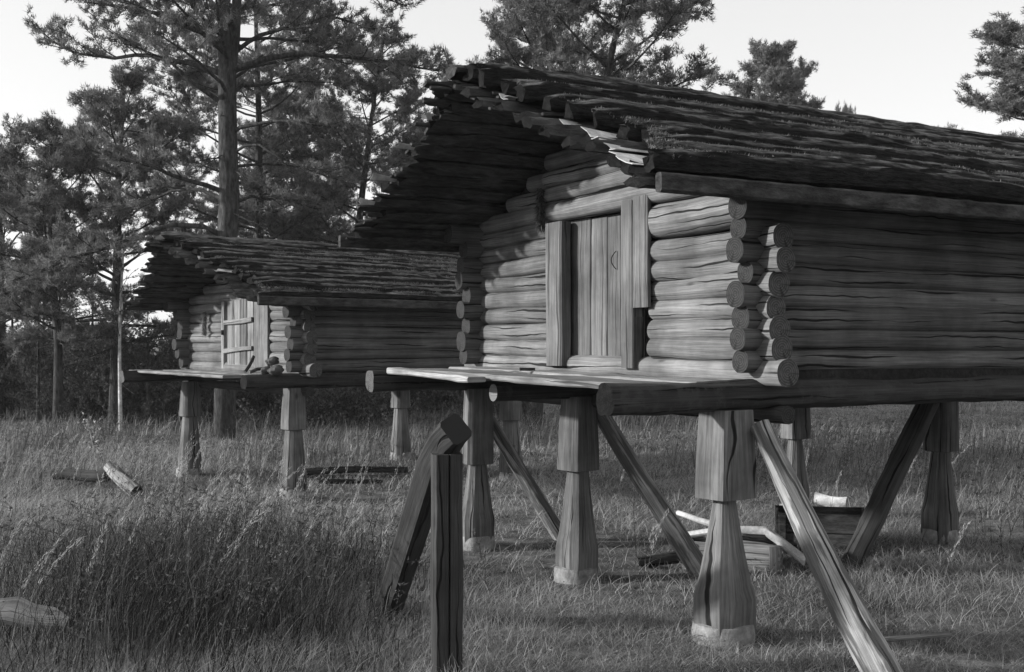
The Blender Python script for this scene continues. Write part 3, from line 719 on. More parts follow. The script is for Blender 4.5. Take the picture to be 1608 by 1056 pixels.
# ---- the big pine with its limbs as in the photograph (limb paths given in metres about the trunk)
def big_pine():
    D = 20.5; k = D / F; bx = (357 - HX) * k; root = empty('pine_tree', (bx, D, gz(bx, D) - .05))
    tag(root, 'tallest old pine with a massive dark trunk rising straight behind the smaller storehouse', 'tree')
    T = Tree(7); rn = T.rn; base = root.location
    def pt(px, py, dy): return Vector(((px - HX) * (D + dy) / F - base.x, dy, CAMH - (py - HY) * (D + dy) / F - base.z))
    tr = [pt(352, 730, 0), pt(354, 600, 0), pt(355, 480, 0), pt(357, 370, 0), pt(360, 300, 0), pt(358, 230, .02), pt(357, 160, 0), pt(357, 100, 0)]
    path_tube(T.mb, tr, .20, .155, 18, 1)
    l1 = [pt(356, 110, 0), pt(353, 60, .0), pt(352, 0, .05), pt(350, -90, .1), pt(345, -190, .1), pt(350, -300, 0)]
    l2 = [pt(360, 118, .03), pt(368, 60, .1), pt(372, 0, .2), pt(385, -80, .3), pt(392, -160, .4), pt(400, -240, .4)]
    path_tube(T.mb, l1, .15, .05, 12, 2); path_tube(T.mb, l2, .12, .03, 10, 3)
    def L(r, pl, **kw):
        p = [pt(*q) for q in pl]; o = []
        for i in range(len(p) - 1):
            for t in (0, .5): o.append(p[i].lerp(p[i + 1], t) + (Vector([rn.gauss(0, .02) for _ in range(3)]) if t else Vector()))
        o.append(p[-1]); T.limb(o, r, **kw)
    L(.06, [(347, 370, 0), (320, 356, -.3), (270, 353, -.6), (215, 372, -.9), (150, 395, -1.2), (90, 415, -1.5), (20, 440, -1.7)], br=16, bl=.22, k0=.45, dens=6)
    L(.045, [(348, 312, 0), (318, 299, .3), (270, 300, .7), (220, 322, 1.0), (170, 335, 1.3)], br=12, bl=.35, k0=.35)
    L(.05, [(346, 300, 0), (300, 285, -.3), (240, 262, -.6), (180, 250, -.9), (120, 230, -1)], br=14, bl=.35, k0=.3)
    L(.05, [(345, 160, 0), (300, 130, -.3), (255, 85, -.5), (215, 50, -.6)], br=6, bl=.3, k0=.6)
    L(.06, [(347, 115, 0), (300, 100, .2), (240, 88, .4), (180, 92, .6), (120, 85, .8), (70, 60, 1)], br=16, bl=.35, k0=.3)
    L(.06, [(350, 75, 0), (310, 45, -.2), (260, 22, -.4), (200, 12, -.6), (140, 5, -.6)], br=14, bl=.35, k0=.3)
    L(.05, [(352, 35, 0), (330, 0, .2), (280, -40, .4), (210, -60, .6), (130, -40, .8)], br=14, bl=.4, k0=.2)
    L(.065, [(368, 110, 0), (420, 92, -.2), (480, 84, -.4), (550, 90, -.6), (620, 98, -.8), (690, 112, -1)], br=18, bl=.3, k0=.42)
    L(.05, [(372, 80, .1), (410, 55, .3), (460, 40, .6), (530, 28, .9), (600, 50, 1.1)], br=15, bl=.4, k0=.3)
    L(.045, [(366, 208, 0), (400, 196, -.2), (460, 190, -.5), (520, 200, -.7)], br=6, bl=.3, k0=.7)
    L(.04, [(368, 240, 0), (385, 229, -.3), (408, 228, -.4), (435, 245, -.5), (458, 272, -.5)], bare=True)
    L(.03, [(368, 262, 0), (420, 258, .2), (480, 265, .5), (540, 285, .8)], br=8, bl=.4, k0=.5)
    L(.04, [(366, 320, 0), (395, 308, .3), (440, 312, .8), (500, 330, 1.2)], br=10, bl=.45, k0=.35)
    L(.05, [(372, 20, .2), (420, -10, .3), (490, -30, .5), (560, -20, .6), (640, 10, .6)], br=16, bl=.4, k0=.2)
    L(.04, [(368, 145, 0), (400, 135, .5), (450, 128, 1), (520, 130, 1.5)], br=10, bl=.4, k0=.35)
    for i in range(22):
        z = rn.uniform(-260, 180); az = rn.uniform(0, 6.28); p = pt(357, z, 0); l_ = rn.uniform(1.3, 2.9) * (1 if z > -120 else .6)
        if abs(math.sin(az)) < .5 and z > 0: az += 1.2
        T.limb(T.curve(p, Vector((math.cos(az), math.sin(az), .25)), l_, 6, .09, .03), .04, br=9, bl=.4, k0=.4)
    for i in range(10):
        z = rn.uniform(150, 420); az = rn.uniform(0, 6.28)
        T.limb(T.curve(pt(357, z, 0), Vector((math.cos(az), math.sin(az), -.1)), rn.uniform(.3, 1.3), 5, .15, -.03), .014, bare=True, ns=4)
    T.finish('', root, 22, .105, .0075, M['bark'], M['needle'])
big_pine()
def px_loc(px, D): return ((px - HX) / F * D, D)
PA = pine(21, 7.2, .24, 2.0, .14, nl=38, br=10, loc=px_loc(180, 24), dead=9)
tag(PA, 'mid sized pine left of the tallest one with a thin trunk and bushy rounded crown', 'tree')
PB = pine(22, 5.9, .30, 1.7, .10, nl=32, br=10, loc=px_loc(90, 23), dead=7)
tag(PB, 'low slender pine standing furthest left, its thin trunk bare below the crown', 'tree')
PC = pine(23, 10.5, .20, 2.5, .15, nl=44, br=10, loc=px_loc(395, 26.5), dead=6)
tag(PC, 'dense pine directly behind the tallest pine, its paler trunk just right of that trunk', 'tree')
PD = pine(24, 9.5, .42, 2.05, .15, nl=40, br=11, loc=px_loc(895, 21), dead=3)
tag(PD, 'tall pine above the larger roof, the right one of two trunks close together', 'tree')
G = 'pines of the wood behind the storehouses'
def cp(src, px, D, rz, sc_, label, grp=G): return copy_tree(src, px_loc(px, D), rz, sc_, label, 'tree', grp)
cp(PD, 842, 23, 2.0, (.85, 1.02), 'tall pine above the larger roof, the left one of two trunks close together')
cp(PC, 540, 27, 1.2, (.95, .86), 'full pine filling the gap between the tallest pine and the larger storehouse')
cp(PA, 470, 31, .5, (1.2, 1.2), 'pine deep in the wood behind the smaller roof')
#cp(PB, 272, 31, 2.2, (1.0, 1.2), 'pine deep in the wood just left of the tallest trunk')
cp(PA, 5, 27, 3.3, (.95, .86), 'pine at the left border of the picture')
PE = pine(27, 12.4, .58, 1.95, .16, nl=44, br=10, loc=px_loc(1222, 40), ln=.13, wd=.011)
tag(PE, 'lone round-topped pale pine rising above the middle of the larger roof', 'tree')
#cp(PA, 1222, 40, 1.0, (1.3, 1.42), 'lone round-topped pale pine rising above the middle of the larger roof')
cp(PE, 1634, 30, 4.0, (1.3, .93), 'large pine at the right border of the picture above the roof')
cp(PB, 1475, 52, 1.0, (1.1, 1.84), 'small far treetop just showing over the ridge toward the right border')
cp(PB, 1325, 54, 2.6, (.6, 2.07), 'tiny far treetop just right of the lone round-topped pine')
cp(PB, 690, 33, .3, (1.2, 1.3), 'pine half hidden behind the front of the larger roof')
#cp(PC, 130, 36, 2.9, (1.0, .78), 'distant pine between the two leftmost trunks')
#cp(PB, 330, 34, 1.5, (1.3, 1.0), 'distant low pine behind the smaller storehouse')
#cp(PC, 60, 40, .9, (1.0, .75), 'far pine behind the leftmost slender pine')
#cp(PA, 600, 38, 5.0, (1.3, 1.15), 'far pine low between the two roofs')
# pines out of the frame on the sun's side: they dapple the clearing with shade
for k, (x, y, src, sc_) in enumerate(((-13.5, 2.2, PB, (1.1, .80)), (-10.5, .8, PA, (.9, .55)), (-14, -1.5, PC, (.9, .62)))):
    copy_tree(src, (x, y), k * 1.3, sc_, 'pine growing beyond the left edge of the clearing', 'tree', 'pines beyond the left edge of the clearing')
# young spruces and bushes closing the clearing
SP = [spruce(61, 3.1, .85, loc=px_loc(60, 24.5)), spruce(62, 2.2, .75, loc=px_loc(232, 24)), spruce(63, 1.5, .6, loc=px_loc(640, 24))]
def bush(seed, H, W_, loc, n=60):
    root = empty('bush', (loc[0], loc[1], gz(*loc) - .03)); T = Tree(seed); rn = T.rn
    for i in range(n):
        az = rn.uniform(0, 6.28); c = T.curve(Vector((rn.gauss(0, W_ * .3), rn.gauss(0, W_ * .3), 0)), Vector((math.cos(az) * .5, math.sin(az) * .5, 1)), H * rn.uniform(.5, 1), 5, .14, 0)
        path_tube(T.mb, c, .011, .003, 4, 1); T.twigs(c, .2, 16, .3, .6)
    mb = T.mb; mb.build('stem', [M['bark']], root)
    rs = np.random.RandomState(seed)
    V, TT, tone = needles(np.array([tuple(p) for p in T.tp]), np.array([tuple(p) for p in T.td]), 6, .05, .016, rs, 1.2)
    np_mesh('foliage', V, TT, M['weed'], tone, root); return root
BU = [bush(71, 2.2, 1.6, px_loc(150, 26)), bush(72, 1.3, 1.5, px_loc(520, 24))]
tag(SP[0], 'broad dark young spruce at the left border under the slender pine', 'tree')
tag(SP[1], 'young spruce left of the smaller storehouse porch', 'tree')
tag(SP[2], 'small young spruce seen between the legs of the two storehouses', 'tree')
tag(BU[0], 'dark leafy bush at the edge of the wood below the second pine from left', 'bush')
tag(BU[1], 'dark low bush seen under the smaller storehouse', 'bush')
rn = random.Random(99); GS = 'young spruces along the edge of the wood'; GB = 'bushes along the edge of the wood'
for k in range(46):
    px = -60 + 1010 * (k + rn.random()) / 46 if k < 40 else rn.uniform(950, 1600); D = rn.uniform(25, 33) if k < 40 else rn.uniform(36, 46)
    hgt = (1.1 if px < 300 else .85) * rn.uniform(.7, 1.15)
    if 360 < px < 1000 and k < 40: hgt *= .8
    if k % 2: copy_tree(SP[k % 3], px_loc(px, D), rn.uniform(0, 6), hgt * (1, 1.3, 1.7)[k % 3], 'dark young spruce among the many along the edge of the wood', 'tree', GS)
    else: copy_tree(BU[(k // 2) % 2], px_loc(px, D), rn.uniform(0, 6), hgt * (1.1, 1.6)[(k // 2) % 2], 'dark leafy bush among the many along the edge of the wood', 'bush', GB)
mb = MB(); log(mb, at(150, 700, 0.001) * 0 + Vector((0, 0, -.1)), (.05, .02, 4.0), .045, .02, 5, 8, .3, .05)
bt = empty('birch_tree', (px_loc(188, 23)[0], 23, gz(*px_loc(188, 23)))); mb.build('trunk', [M['birch']], bt); T = Tree(88)
for i in range(16):
    z = 1.6 + i * .15; az = i * 2.3; c = T.curve(Vector((0, 0, z)), Vector((math.cos(az), math.sin(az), .7)), .8, 4, .15, 0); path_tube(T.mb, c, .01, .004, 4, 1); T.twigs(c, .3, 6, .2)
T.mb.build('branches', [M['bark']], bt)
V, TT, tone = needles(np.array([tuple(p) for p in T.tp]), np.array([tuple(p) for p in T.td]), 3, .04, .016, np.random.RandomState(4), 1.3)
np_mesh('crown', V, TT, M['leaf'], tone, bt)
tag(bt, 'slim young birch with a white stem in front of the dark spruces', 'tree')

# ------------------------------------------------------------------ loose things in the clearing
post = MB(); g = gz(-.352, 5.86); pts = []; rings = []
for k in range(15):
    z = g - .1 + (1.185 - g + .1) * k / 14; a = .076 - .002 * math.sin(k * .7); c = .016 + .002 * math.sin(k * 1.9)
    r = [(-a, a - c), (-a + c, a), (a - c, a), (a, a - c), (a, -a + c), (a - c, -a), (.012, -a), (.006, -a + .03), (.0, -a), (-a + c, -a), (-a, -a + c)][::-1]
    ca, sa = math.cos(R(10)), math.sin(R(10)); pts.append(Vector((0, 0, z))); rings.append([(x * ca - y * sa, x * sa + y * ca) for x, y in r])
sweep(post, pts, X0, Y0, rings, (3, 5))
o = post.build('post', [M['brown'], M['dend']], None, (-.336, 5.86, 0), angle=25)
tag(o, 'dark square upright post with a long crack standing alone nearest the camera', 'post')
bm_ = MB(); a = at(601, 985, 7.45); b = at(684, 722, 6.05); c = at(716, 676, 5.93); d = at(744, 684, 5.80)
path = [a, a.lerp(b, .25), a.lerp(b, .5), a.lerp(b, .75), b, at(695, 701, 5.95), at(705, 686, 5.86), at(716, 674, 5.76)]
sd_ = Vector((.80, .55, .0)).normalized()
rings = []
for i, p in enumerate(path):
    h_ = (.070, .070, .072, .074, .078, .078, .076, .062)[i]; t_ = .072; ww = []
    dd = (path[min(i + 1, 7)] - path[max(i - 1, 0)]).normalized()
    rings.append((p, dd, h_, t_))
V = []; bm_.v = []
n = 8
s1 = Vector((.55, -.83, 0)).normalized()
for i, (p, dd, h_, t_) in enumerate(rings):
    s0 = Vector((.945, .325, 0)); u0_ = s0.cross(dd).normalized(); s0 = dd.cross(u0_).normalized(); ca, sa = math.cos(R(-32)), math.sin(R(-32)); side = s0 * ca + u0_ * sa; up = u0_ * ca - s0 * sa
    for (x, y) in ((-1, .75), (-.75, 1), (.75, 1), (1, .75), (1, -.75), (.75, -1), (-.75, -1), (-1, -.75)):
        j = 1 + .04 * noise.noise(Vector((i * 1.3, x * 2, y * 2))); bm_.v.append(p - path[0] + side * x * h_ * j + up * y * t_ * j)
ln = [0]
for i in range(1, 8): ln.append(ln[-1] + (path[i] - path[i - 1]).length)
for i in range(7):
    for k in range(8):
        k2 = (k + 1) % 8
        bm_.face([i * 8 + k, i * 8 + k2, (i + 1) * 8 + k2, (i + 1) * 8 + k], [(ln[i], k * .05), (ln[i], k * .05 + .05), (ln[i + 1], k * .05 + .05), (ln[i + 1], k * .05)])
bm_.face([0, 7, 6, 5, 4, 3, 2, 1], [(0, 0)] * 8, 1); bm_.face([56 + k for k in range(8)], [(0, 0)] * 8, 1)
o = bm_.build('beam', [M['brown'], M['dend']], None, path[0], angle=30)
tag(o, 'thick squared beam slanting up from the grass onto the lone upright post', 'beam')

def thing_log(name, p0, p1, r0, r1, mt, seed, label, cat, **kw):
    mb = MB(); p0, p1 = Vector(p0), Vector(p1); log(mb, p0 - p0, p1 - p0, r0, r1, seed, kw.pop('ns', 12), .08, kw.pop('bend', .02), **kw)
    return tag(mb.build(name, mt, None, p0), label, cat)
def crate(x, y, rz, w_, d_, h_, mt, seed, label):
    root = empty('crate', (x, y, gz(x, y) - .01), rz); tag(root, label, 'crate')
    for sx, sy, ln_, ax in ((0, -1, w_, 'x'), (0, 1, w_, 'x'), (-1, 0, d_, 'y'), (1, 0, d_, 'y')):
        mb = MB(); n_ = 2
        for k in range(n_):
            z = h_ * (k + .5) / n_
            if ax == 'x': a_, b_ = (-w_ / 2, sy * d_ / 2, z), (w_ / 2, sy * d_ / 2, z + .004)
            else: a_, b_ = (sx * (w_ / 2 - .012), -d_ / 2 + .015, z), (sx * (w_ / 2 - .012), d_ / 2 - .015, z)
            m2 = MB(); board(m2, a_, b_, h_ / n_ - .006, .022, Y0 if ax == 'x' else X0, seed + k, jag=.003)
            m2.build('side_board', mt, root)
    mb = MB(); board(mb, (-w_ / 2 + .02, 0, .02), (w_ / 2 - .02, 0, .02), d_ - .05, .02, Z0, seed + 9); mb.build('bottom_board', mt, root)
    for sx in (-1, 1):
        mb = MB(); board(mb, (sx * (w_ / 2 - .05), -d_ / 2 - .022, .01), (sx * (w_ / 2 - .05), -d_ / 2 - .022, h_ - .01), .06, .02, Y0, seed + 5); mb.build('corner_batten', mt, root)
crate(1.74, 8.96, R(-16), .74, .42, .25, [M['pale']], 301, 'pale board crate lying in the grass behind the nearest leg')
crate(2.60, 9.6, R(-12), .74, .45, .33, [M['roof2']], 303, 'dark crate standing behind the pale one')
def pole(pl, r0, r1, mt, name, label, seed):
    mb = MB(); pts = [Vector(p) for p in pl]; o_ = pts[0]; fine = []
    for i in range(len(pts) - 1):
        for t in (0, .33, .66): fine.append(pts[i].lerp(pts[i + 1], t) - o_)
    fine.append(pts[-1] - o_); path_tube(mb, fine, r0, r1, 9, seed)
    mb.face(list(range(9))[::-1], [(0, 0)] * 9)
    return tag(mb.build(name, mt, None, o_), label, 'pole')
pole([at(1076, 841, 8.9), at(1140, 832, 8.80), at(1202, 834, 8.75), at(1222, 848, 8.7), at(1264, 881, 8.62)], .030, .043, [M['birch']], 'birch_pole', 'crooked white birch pole bent across the pale crate', 3)
pole([at(1064, 805, 9.5), at(1100, 818, 9.3), at(1135, 828, 9.15), at(1170, 835, 9.0)], .022, .035, [M['birch']], 'birch_pole', 'shorter mottled birch pole behind the crooked white one', 5)
pole([at(1150, 843, 8.75), at(1200, 848, 8.75), at(1250, 858, 8.8)], .018, .025, [M['sill']], 'dark_stick', 'dark stick lying on the pale crate under the white pole', 6)
x, y = px_loc(1040, 8.9)
thing_log('fallen_log', (x - .2, y - .05, gz(x, y) + .05), (x + .22, y + .1, gz(x, y) + .07), .04, .055, [M['sill'], M['dend']], 311, 'short dark fallen log on the ground between two braces', 'log')
x, y = px_loc(1302, 12.1)
thing_log('fallen_log', (x - .14, y + .05, gz(x, y) + .1), (x + .16, y - .1, gz(x, y) + .07), .06, .065, [M['birch'], M['pale']], 312, 'short pale log lying in the grass behind the dark crate', 'log', rough=.15)
x, y = px_loc(150, 14.0)
thing_log('fallen_log', (x - .55, y + .1, gz(x, y) + .12), (x + .2, y - .1, gz(x, y) + .14), .07, .08, [M['sill'], M['dend']], 313, 'dark log half sunk in the tall grass on the left', 'log')
thing_log('fallen_log', at(172, 732, 13.3), at(213, 775, 13.0), .07, .085, [M['peel'], M['dend']], 314, 'peeling tree stump sticking up slanted beside the dark sunken log', 'log', rough=.2)
for k, (pa, pb, D, r_, lb) in enumerate((((470, 748), (640, 741), 15.0, .05, 'long thin dark log on the ground under the smaller storehouse'), ((500, 758), (600, 765), 14.2, .035, 'thin dark pole lying nearer than the long log under the smaller storehouse'))):
    a_, b_ = at(*pa, D), at(*pb, D + .3); a_.z = gz(a_.x, a_.y) + r_ + .03; b_.z = gz(b_.x, b_.y) + r_ + .03
    thing_log('fallen_log', a_, b_, r_, r_ * .8, [M['sill'], M['dend']], 320 + k, lb, 'log')
mb = MB(); board(mb, (-.32, 0, .0), (.30, .06, -.13), .26, .05, Vector((.25, -.45, .9)), 5, jag=.02, seg=.1, w1=.13, jagend=.35, ch=.015)
p = at(18, 962, 6.5); tag(mb.build('slab', [M['pale'], M['pale']], None, (p.x, p.y, gz(p.x, p.y) + .24)), 'broken pale wooden slab poking out of the grass at the lower left', 'slab')
x, y = px_loc(1440, 6.3); mb = MB(); board(mb, (-.2, 0, .03), (.2, .05, .05), .05, .02, Z0, 8, jag=.004)
tag(mb.build('plank_piece', [M['board']], None, (x, y, gz(x, y) + .06)), 'thin grey plank piece in the grass near the lower right corner', 'plank')
def on_hut(hc, U, V, u, v): return Vector((hc.x + U.x * u + V.x * v, hc.y + U.y * u + V.y * v, 0))
p = on_hut(C1, U1, V1, -.42, f1(828, -.42)); mb = MB(); board(mb, (-.055, 0, 0), (.055, .02, 0), .03, .022, Z0, 8, jag=.003)
tag(mb.build('wood_block', [M['roof2']], None, (p.x, p.y, 1.565)), 'small black stick of wood on the pale porch planks', 'wood block')
def rock(u, px, z, r_, seed, label, lift=0):
    p = on_hut(C2, U2, V2, u, f2(px, u)); mb = MB(); pts, rings = [], []
    for k in range(9):
        t = k / 8; rr_ = r_ * math.sqrt(max(.02, 1 - (2 * t - 1) ** 2)); pts.append(Vector((.3 * r_ * t, 0, -r_ * .8 + 1.45 * r_ * t)))
        rings.append([(math.cos(-a) * rr_ * (1 + .5 * noise.noise(Vector((math.cos(a) * 1.5, math.sin(a) * 1.5, t * 3 + seed)))), math.sin(-a) * rr_ * (1 + .2 * noise.noise(Vector((math.cos(a), math.sin(a) * 1.5, t * 2 + seed))))) for a in np.linspace(0, 6.283, 12, endpoint=False)])
    sweep(mb, pts, X0, Y0, rings, capm=0); return tag(mb.build('stone', [M['rock']], None, (p.x, p.y, z)), label, 'stone')
rock(-.40, 432, 1.462, .085, 1, 'dark round stone resting on the smaller porch beside the corner logs')
rock(-.25, 428, 1.56, .07, 4, 'rounded stone sitting highest of the stones on the smaller porch')
rock(-.45, 416, 1.455, .065, 7, 'small dark stone left of the round one on the smaller porch')
for k, (pa, pb, r_, lb) in enumerate(((392, 416, .02, 'dark crossed stick lying on the smaller porch below the pale plank'), (386, 398, .02, 'short leaning stick against the foot of the battened door'))):
    a_ = on_hut(C2, U2, V2, -.38, f2(pa, -.38)); b_ = on_hut(C2, U2, V2, -.22, f2(pb, -.22)); a_.z = 1.425 + .0; b_.z = (1.47, 1.60)[k]
    thing_log('stick', a_, b_, r_, r_, [M['roof2'], M['pale']], 330 + k, lb, 'stick', ns=6)

# ------------------------------------------------------------------ grass
def blades(name, n, seed, wedge, hfun, wfun, lean, tone0, tone1, matl, label, cat, seg=3, mask=None, wind=(.35, .12)):
    rs = np.random.RandomState(seed); d0, d1, pw = wedge
    q = rs.rand(n); D = d0 * (d1 / d0) ** (q ** pw)
    X = (rs.rand(n) * 2 - 1) * (.47 * D + 1.3); Y = D
    if mask is not None:
        k = rs.rand(n) < mask(X, Y); X, Y, D = X[k], Y[k], D[k]; n = len(X)
    h = hfun(X, Y) * rs.uniform(.45, 1.15, n); wd = wfun(D) * rs.uniform(.7, 1.3, n)
    Z = ground(X, Y) - .015; az = rs.uniform(0, 6.283, n); ln = lean * rs.uniform(.2, 1.3, n)
    wx = np.cos(az) * ln + wind[0] * vn(X * .7, Y * .7) * 1.2; wy = np.sin(az) * ln + wind[1] - .2 * vn(X * .5 + 7, Y * .5)
    fa = rs.uniform(-.9, .9, n); sx, sy = np.cos(fa), np.sin(fa)
    V = []; 
    for i in range(seg + 1):
        t = i / seg; b = t ** 1.7; cx = X + wx * h * b; cy = Y + wy * h * b; cz = Z + h * t * (1 - .28 * t * np.clip(np.hypot(wx, wy), 0, 1.2))
        w_ = wd * (1 - t) ** .6
        if i < seg: V.append(np.stack([cx - sx * w_, cy - sy * w_, cz], -1)); V.append(np.stack([cx + sx * w_, cy + sy * w_, cz], -1))
        else: V.append(np.stack([cx, cy, cz], -1))
    V = np.stack(V, 1); m = V.shape[1]; base = np.arange(n)[:, None] * m; T = []
    for i in range(seg - 1):
        a = 2 * i; T += [[a, a + 1, a + 3], [a, a + 3, a + 2]]
    a = 2 * (seg - 1); T.append([a, a + 1, a + 2]); T = (base[:, :, None] + np.array(T)[None]).reshape(-1, 3)
    pt = vn(X * .8 + 3, Y * .8 + 5) * .6 + vn(X * 2.6, Y * 2.6) * .4
    tone = np.clip(tone0 + (tone1 - tone0) * (.5 * rs.rand(n) + .75 * (pt - .2)), 0, 1)
    o = np_mesh(name, V.reshape(-1, 3), T, matl, np.repeat(tone, m)); return tag(o, label, cat, kind='stuff')
def tallm(X, Y):       # the rank growth: left foreground and patches further out
    a = np.exp(-((X + 2.2 - (Y - 7) * -.12) / 1.15) ** 2 - ((Y - 7.9) / 1.7) ** 2) * 1.15
    b = np.clip((vn(X * .35 + 20, Y * .35) - .45) * 3, 0, 1) * np.clip((Y - 11) / 5, 0, 1) * .7
    c = np.exp(-((X - 4.9) / 1.8) ** 2 - ((Y - 15) / 3) ** 2) * .6
    return np.clip(a + b + c, 0, 1)
def clear(X, Y):       # trodden ground round the legs and under the floors
    return 1 - .55 * np.clip(np.exp(-((X - .3) / 1.6) ** 2 - ((Y - 9.6) / 1.5) ** 2) + np.exp(-((X + 1.0) / 1.2) ** 2 - ((Y - 12) / 1.6) ** 2), 0, 1)
blades('grass', 300000, 1, (3.3, 42, 1.15), lambda X, Y: (.045 + .11 * vn(X * 1.2, Y * 1.2) ** 1.3) * clear(X, Y) * (1 + .25 * np.clip((Y - 10) / 10, 0, 1)), lambda D: np.maximum(.0022, D * .00034), 1.5, -.05, 1.1, M['grass'], 'fine matted grass of the clearing', 'grass', 3)
blades('grass', 90000, 2, (3.3, 20, 1.0), lambda X, Y: .09 + .15 * vn(X * 1.5 + 4, Y * 1.5), lambda D: np.maximum(.0014, D * .00028), 1.1, .4, 1.4, M['grass'], 'longer pale grass stalks bending in the clearing', 'grass', 4, mask=lambda X, Y: .25 + .75 * (vn(X * .9 + 11, Y * .9) > .5))
blades('tall_grass', 70000, 8, (5.6, 10.8, 1), lambda X, Y: .26 + .34 * tallm(X, Y), lambda D: np.maximum(.0024, D * .00036), .5, -.25, .45, M['grass'], 'dark tangled clump of rank grass at the left', 'grass', 4, mask=lambda X, Y: tallm(X, Y) ** 1.4, wind=(.3, .05))
blades('tall_grass', 45000, 3, (5.0, 30, .75), lambda X, Y: .22 + .36 * tallm(X, Y), lambda D: np.maximum(.0024, D * .00036), .4, .1, .95, M['grass'], 'tall rank grass at the left and along the far side', 'grass', 4, mask=lambda X, Y: tallm(X, Y), wind=(.3, .05))
def weeds():
    rs = random.Random(4); mb = MB(); P, Dr = [], []; k = 0
    while k < 1100:
        D = rs.uniform(5.8, 24); x = rs.uniform(-1, 1) * (.47 * D + .8)
        if rs.random() > float(tallm(x, D)) * (1.3 if D < 11 else .8): continue
        k += 1; h = rs.uniform(.35, .75) if D < 11 else rs.uniform(.25, .7); d = Vector((rs.gauss(.1, .2), rs.gauss(0, .2), 1)).normalized(); p = Vector((x, D, gz(x, D))); pts = [p]
        for i in range(5): d = (d + Vector((rs.gauss(0, .1), rs.gauss(0, .1), 0))).normalized(); pts.append(pts[-1] + d * h / 5)
        path_tube(mb, pts, .0022, .001, 3, 1)
        for i in range(1, 6):
            for j in range(3):
                e = Vector((rs.gauss(0, 1), rs.gauss(0, 1), .5)).normalized()
                P.append(pts[i] + e * .015); Dr.append(e)
                if rs.random() < .5:
                    q = pts[i] + e * rs.uniform(.05, .13); path_tube(mb, [pts[i], q], .0012, .0008, 3, 1); P.append(q); Dr.append(e)
    V, TT, tone = needles(np.array([tuple(p) for p in P]), np.array([tuple(p) for p in Dr]), 3, .024, .0048, np.random.RandomState(2), .7)
    o = mb.build('undergrowth', [M['roof']], None, angle=80); tag(o, 'dark bare stems of the weeds among the tall grass', 'weeds', kind='stuff')
    tag(np_mesh('undergrowth', V, TT, M['weed'], tone), 'small dark leaves of the weeds among the tall grass', 'weeds', kind='stuff')
weeds()
def litter():
    rs = np.random.RandomState(31); n = 9000; D = 3.4 * (22 / 3.4) ** rs.rand(n); X = (rs.rand(n) * 2 - 1) * (.47 * D + 1)
    k = rs.rand(n) < vn(X * .8, D * .8) ** 1.5 * 1.6; X, D = X[k], D[k]; n = len(X)
    P = np.stack([X, D, ground(X, D) + .03 + .05 * rs.rand(n)], -1); Dr = rs.randn(n, 3) * np.array([1, 1, .35])
    V, T_, t_ = needles(P, Dr, 2, .03, .0035, rs, .3)
    tag(np_mesh('leaf_litter', V, T_, M['litter'], t_), 'dead curled leaves and bits of bark caught in the short grass', 'leaf litter', kind='stuff')
litter()
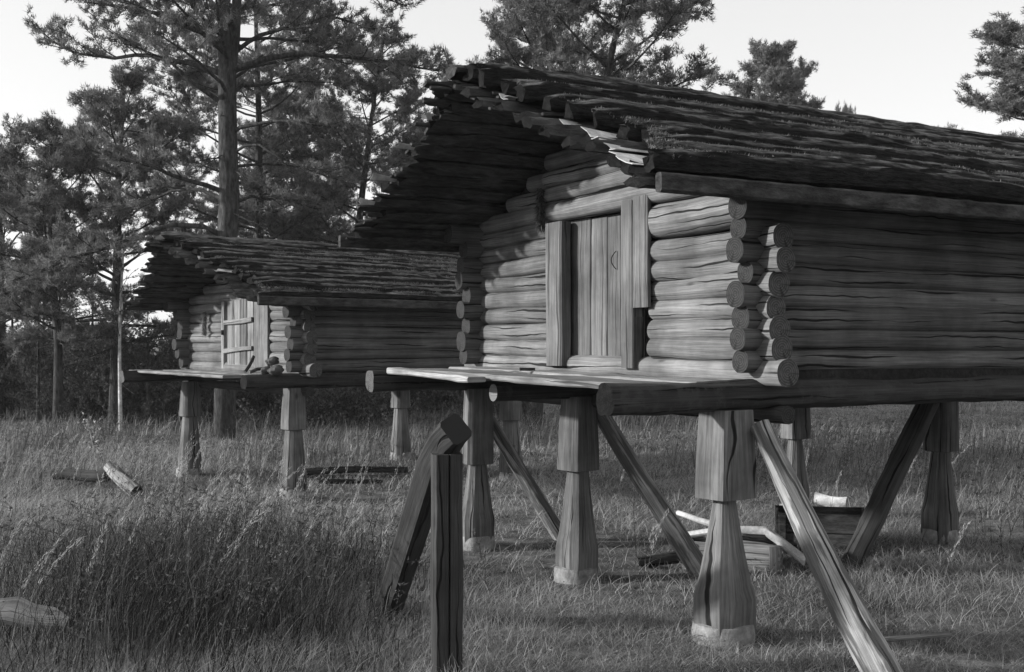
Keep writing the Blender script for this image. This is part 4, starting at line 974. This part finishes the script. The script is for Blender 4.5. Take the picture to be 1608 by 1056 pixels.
def reeds():
    rs = random.Random(14); mb = MB(); P, Dr = [], []
    sp = [(rs.gauss(-2.4, .9), rs.uniform(6.3, 10.5)) for _ in range(60)] + [(rs.uniform(-5.5, -2.6), rs.uniform(10.5, 14)) for _ in range(30)] + [(rs.uniform(-.2, 5), rs.uniform(7, 14)) for _ in range(26)]
    for x, y in sp:
        h = rs.uniform(.6, 1.05) if x < 0 else rs.uniform(.35, .7); p = Vector((x, y, gz(x, y))); lean = rs.uniform(.1, .55); az = rs.gauss(0, .5); pts = []
        for i in range(8):
            t = i / 7; pts.append(p + Vector((math.cos(az) * lean * h * t ** 2.2, math.sin(az) * lean * h * t ** 2.2, h * t * (1 - .15 * lean * t))))
        path_tube(mb, pts, .0028, .0012, 3, 1)
        for i in range(5, 8):
            for j in range(5):
                d = (pts[i] - pts[i - 1]).normalized(); P.append(pts[i - 1].lerp(pts[i], j / 5)); Dr.append(d * 1.6)
    V, TT, tone = needles(np.array([tuple(p) for p in P]), np.array([tuple(p) for p in Dr]), 5, .035, .0018, np.random.RandomState(2), .3)
    tag(mb.build('tall_grass', [M['board']], None, angle=80), 'thin bending reed stalks over the rank grass', 'reeds', kind='stuff')
    tag(np_mesh('tall_grass', V, TT, M['leaf'], tone), 'pale feathery seed heads of the reeds', 'reeds', kind='stuff')
reeds()
x, y = px_loc(160, 12.5); r_ = empty('birch_sapling', (x, y, gz(x, y))); T = Tree(5); c = T.curve(Vector((0, 0, 0)), Vector((0, 0, 1)), .95, 6, .05, 0); path_tube(T.mb, c, .007, .003, 5, 1); T.twigs(c, .5, 16, .16)
T.mb.build('stem', [M['birch']], r_)
V, TT, tone = needles(np.array([tuple(p) for p in T.tp]), np.array([tuple(p) for p in T.td]), 2, .035, .014, np.random.RandomState(8), 1.2)
np_mesh('foliage', V, TT, M['leaf'], tone, r_); tag(r_, 'tiny birch sapling with bright pale leaves in the tall grass', 'sapling')

# ------------------------------------------------------------------ air
def haze():
    mb = MB(); x0, x1, y0, y1, z0, z1 = -60, 60, -20, 75, -4, 24
    for z in (z0, z1):
        for x, y in ((x0, y0), (x1, y0), (x1, y1), (x0, y1)): mb.v.append(Vector((x, y, z)))
    for f in ((3, 2, 1, 0), (4, 5, 6, 7), (0, 1, 5, 4), (1, 2, 6, 5), (2, 3, 7, 6), (3, 0, 4, 7)): mb.face(list(f), [(0, 0)] * 4)
    m = bpy.data.materials.new('haze'); m.use_nodes = True; n = m.node_tree.nodes; n.remove(n['Principled BSDF'])
    v = n.new('ShaderNodeVolumePrincipled'); v.inputs['Color'].default_value = (.95, .95, .95, 1); v.inputs['Density'].default_value = .0006; v.inputs['Anisotropy'].default_value = .3
    m.node_tree.links.new(v.outputs[0], n['Material Output'].inputs['Volume'])
    tag(mb.build('haze', [m], smooth=False), 'thin morning haze between the trees', 'haze', kind='stuff')
haze()
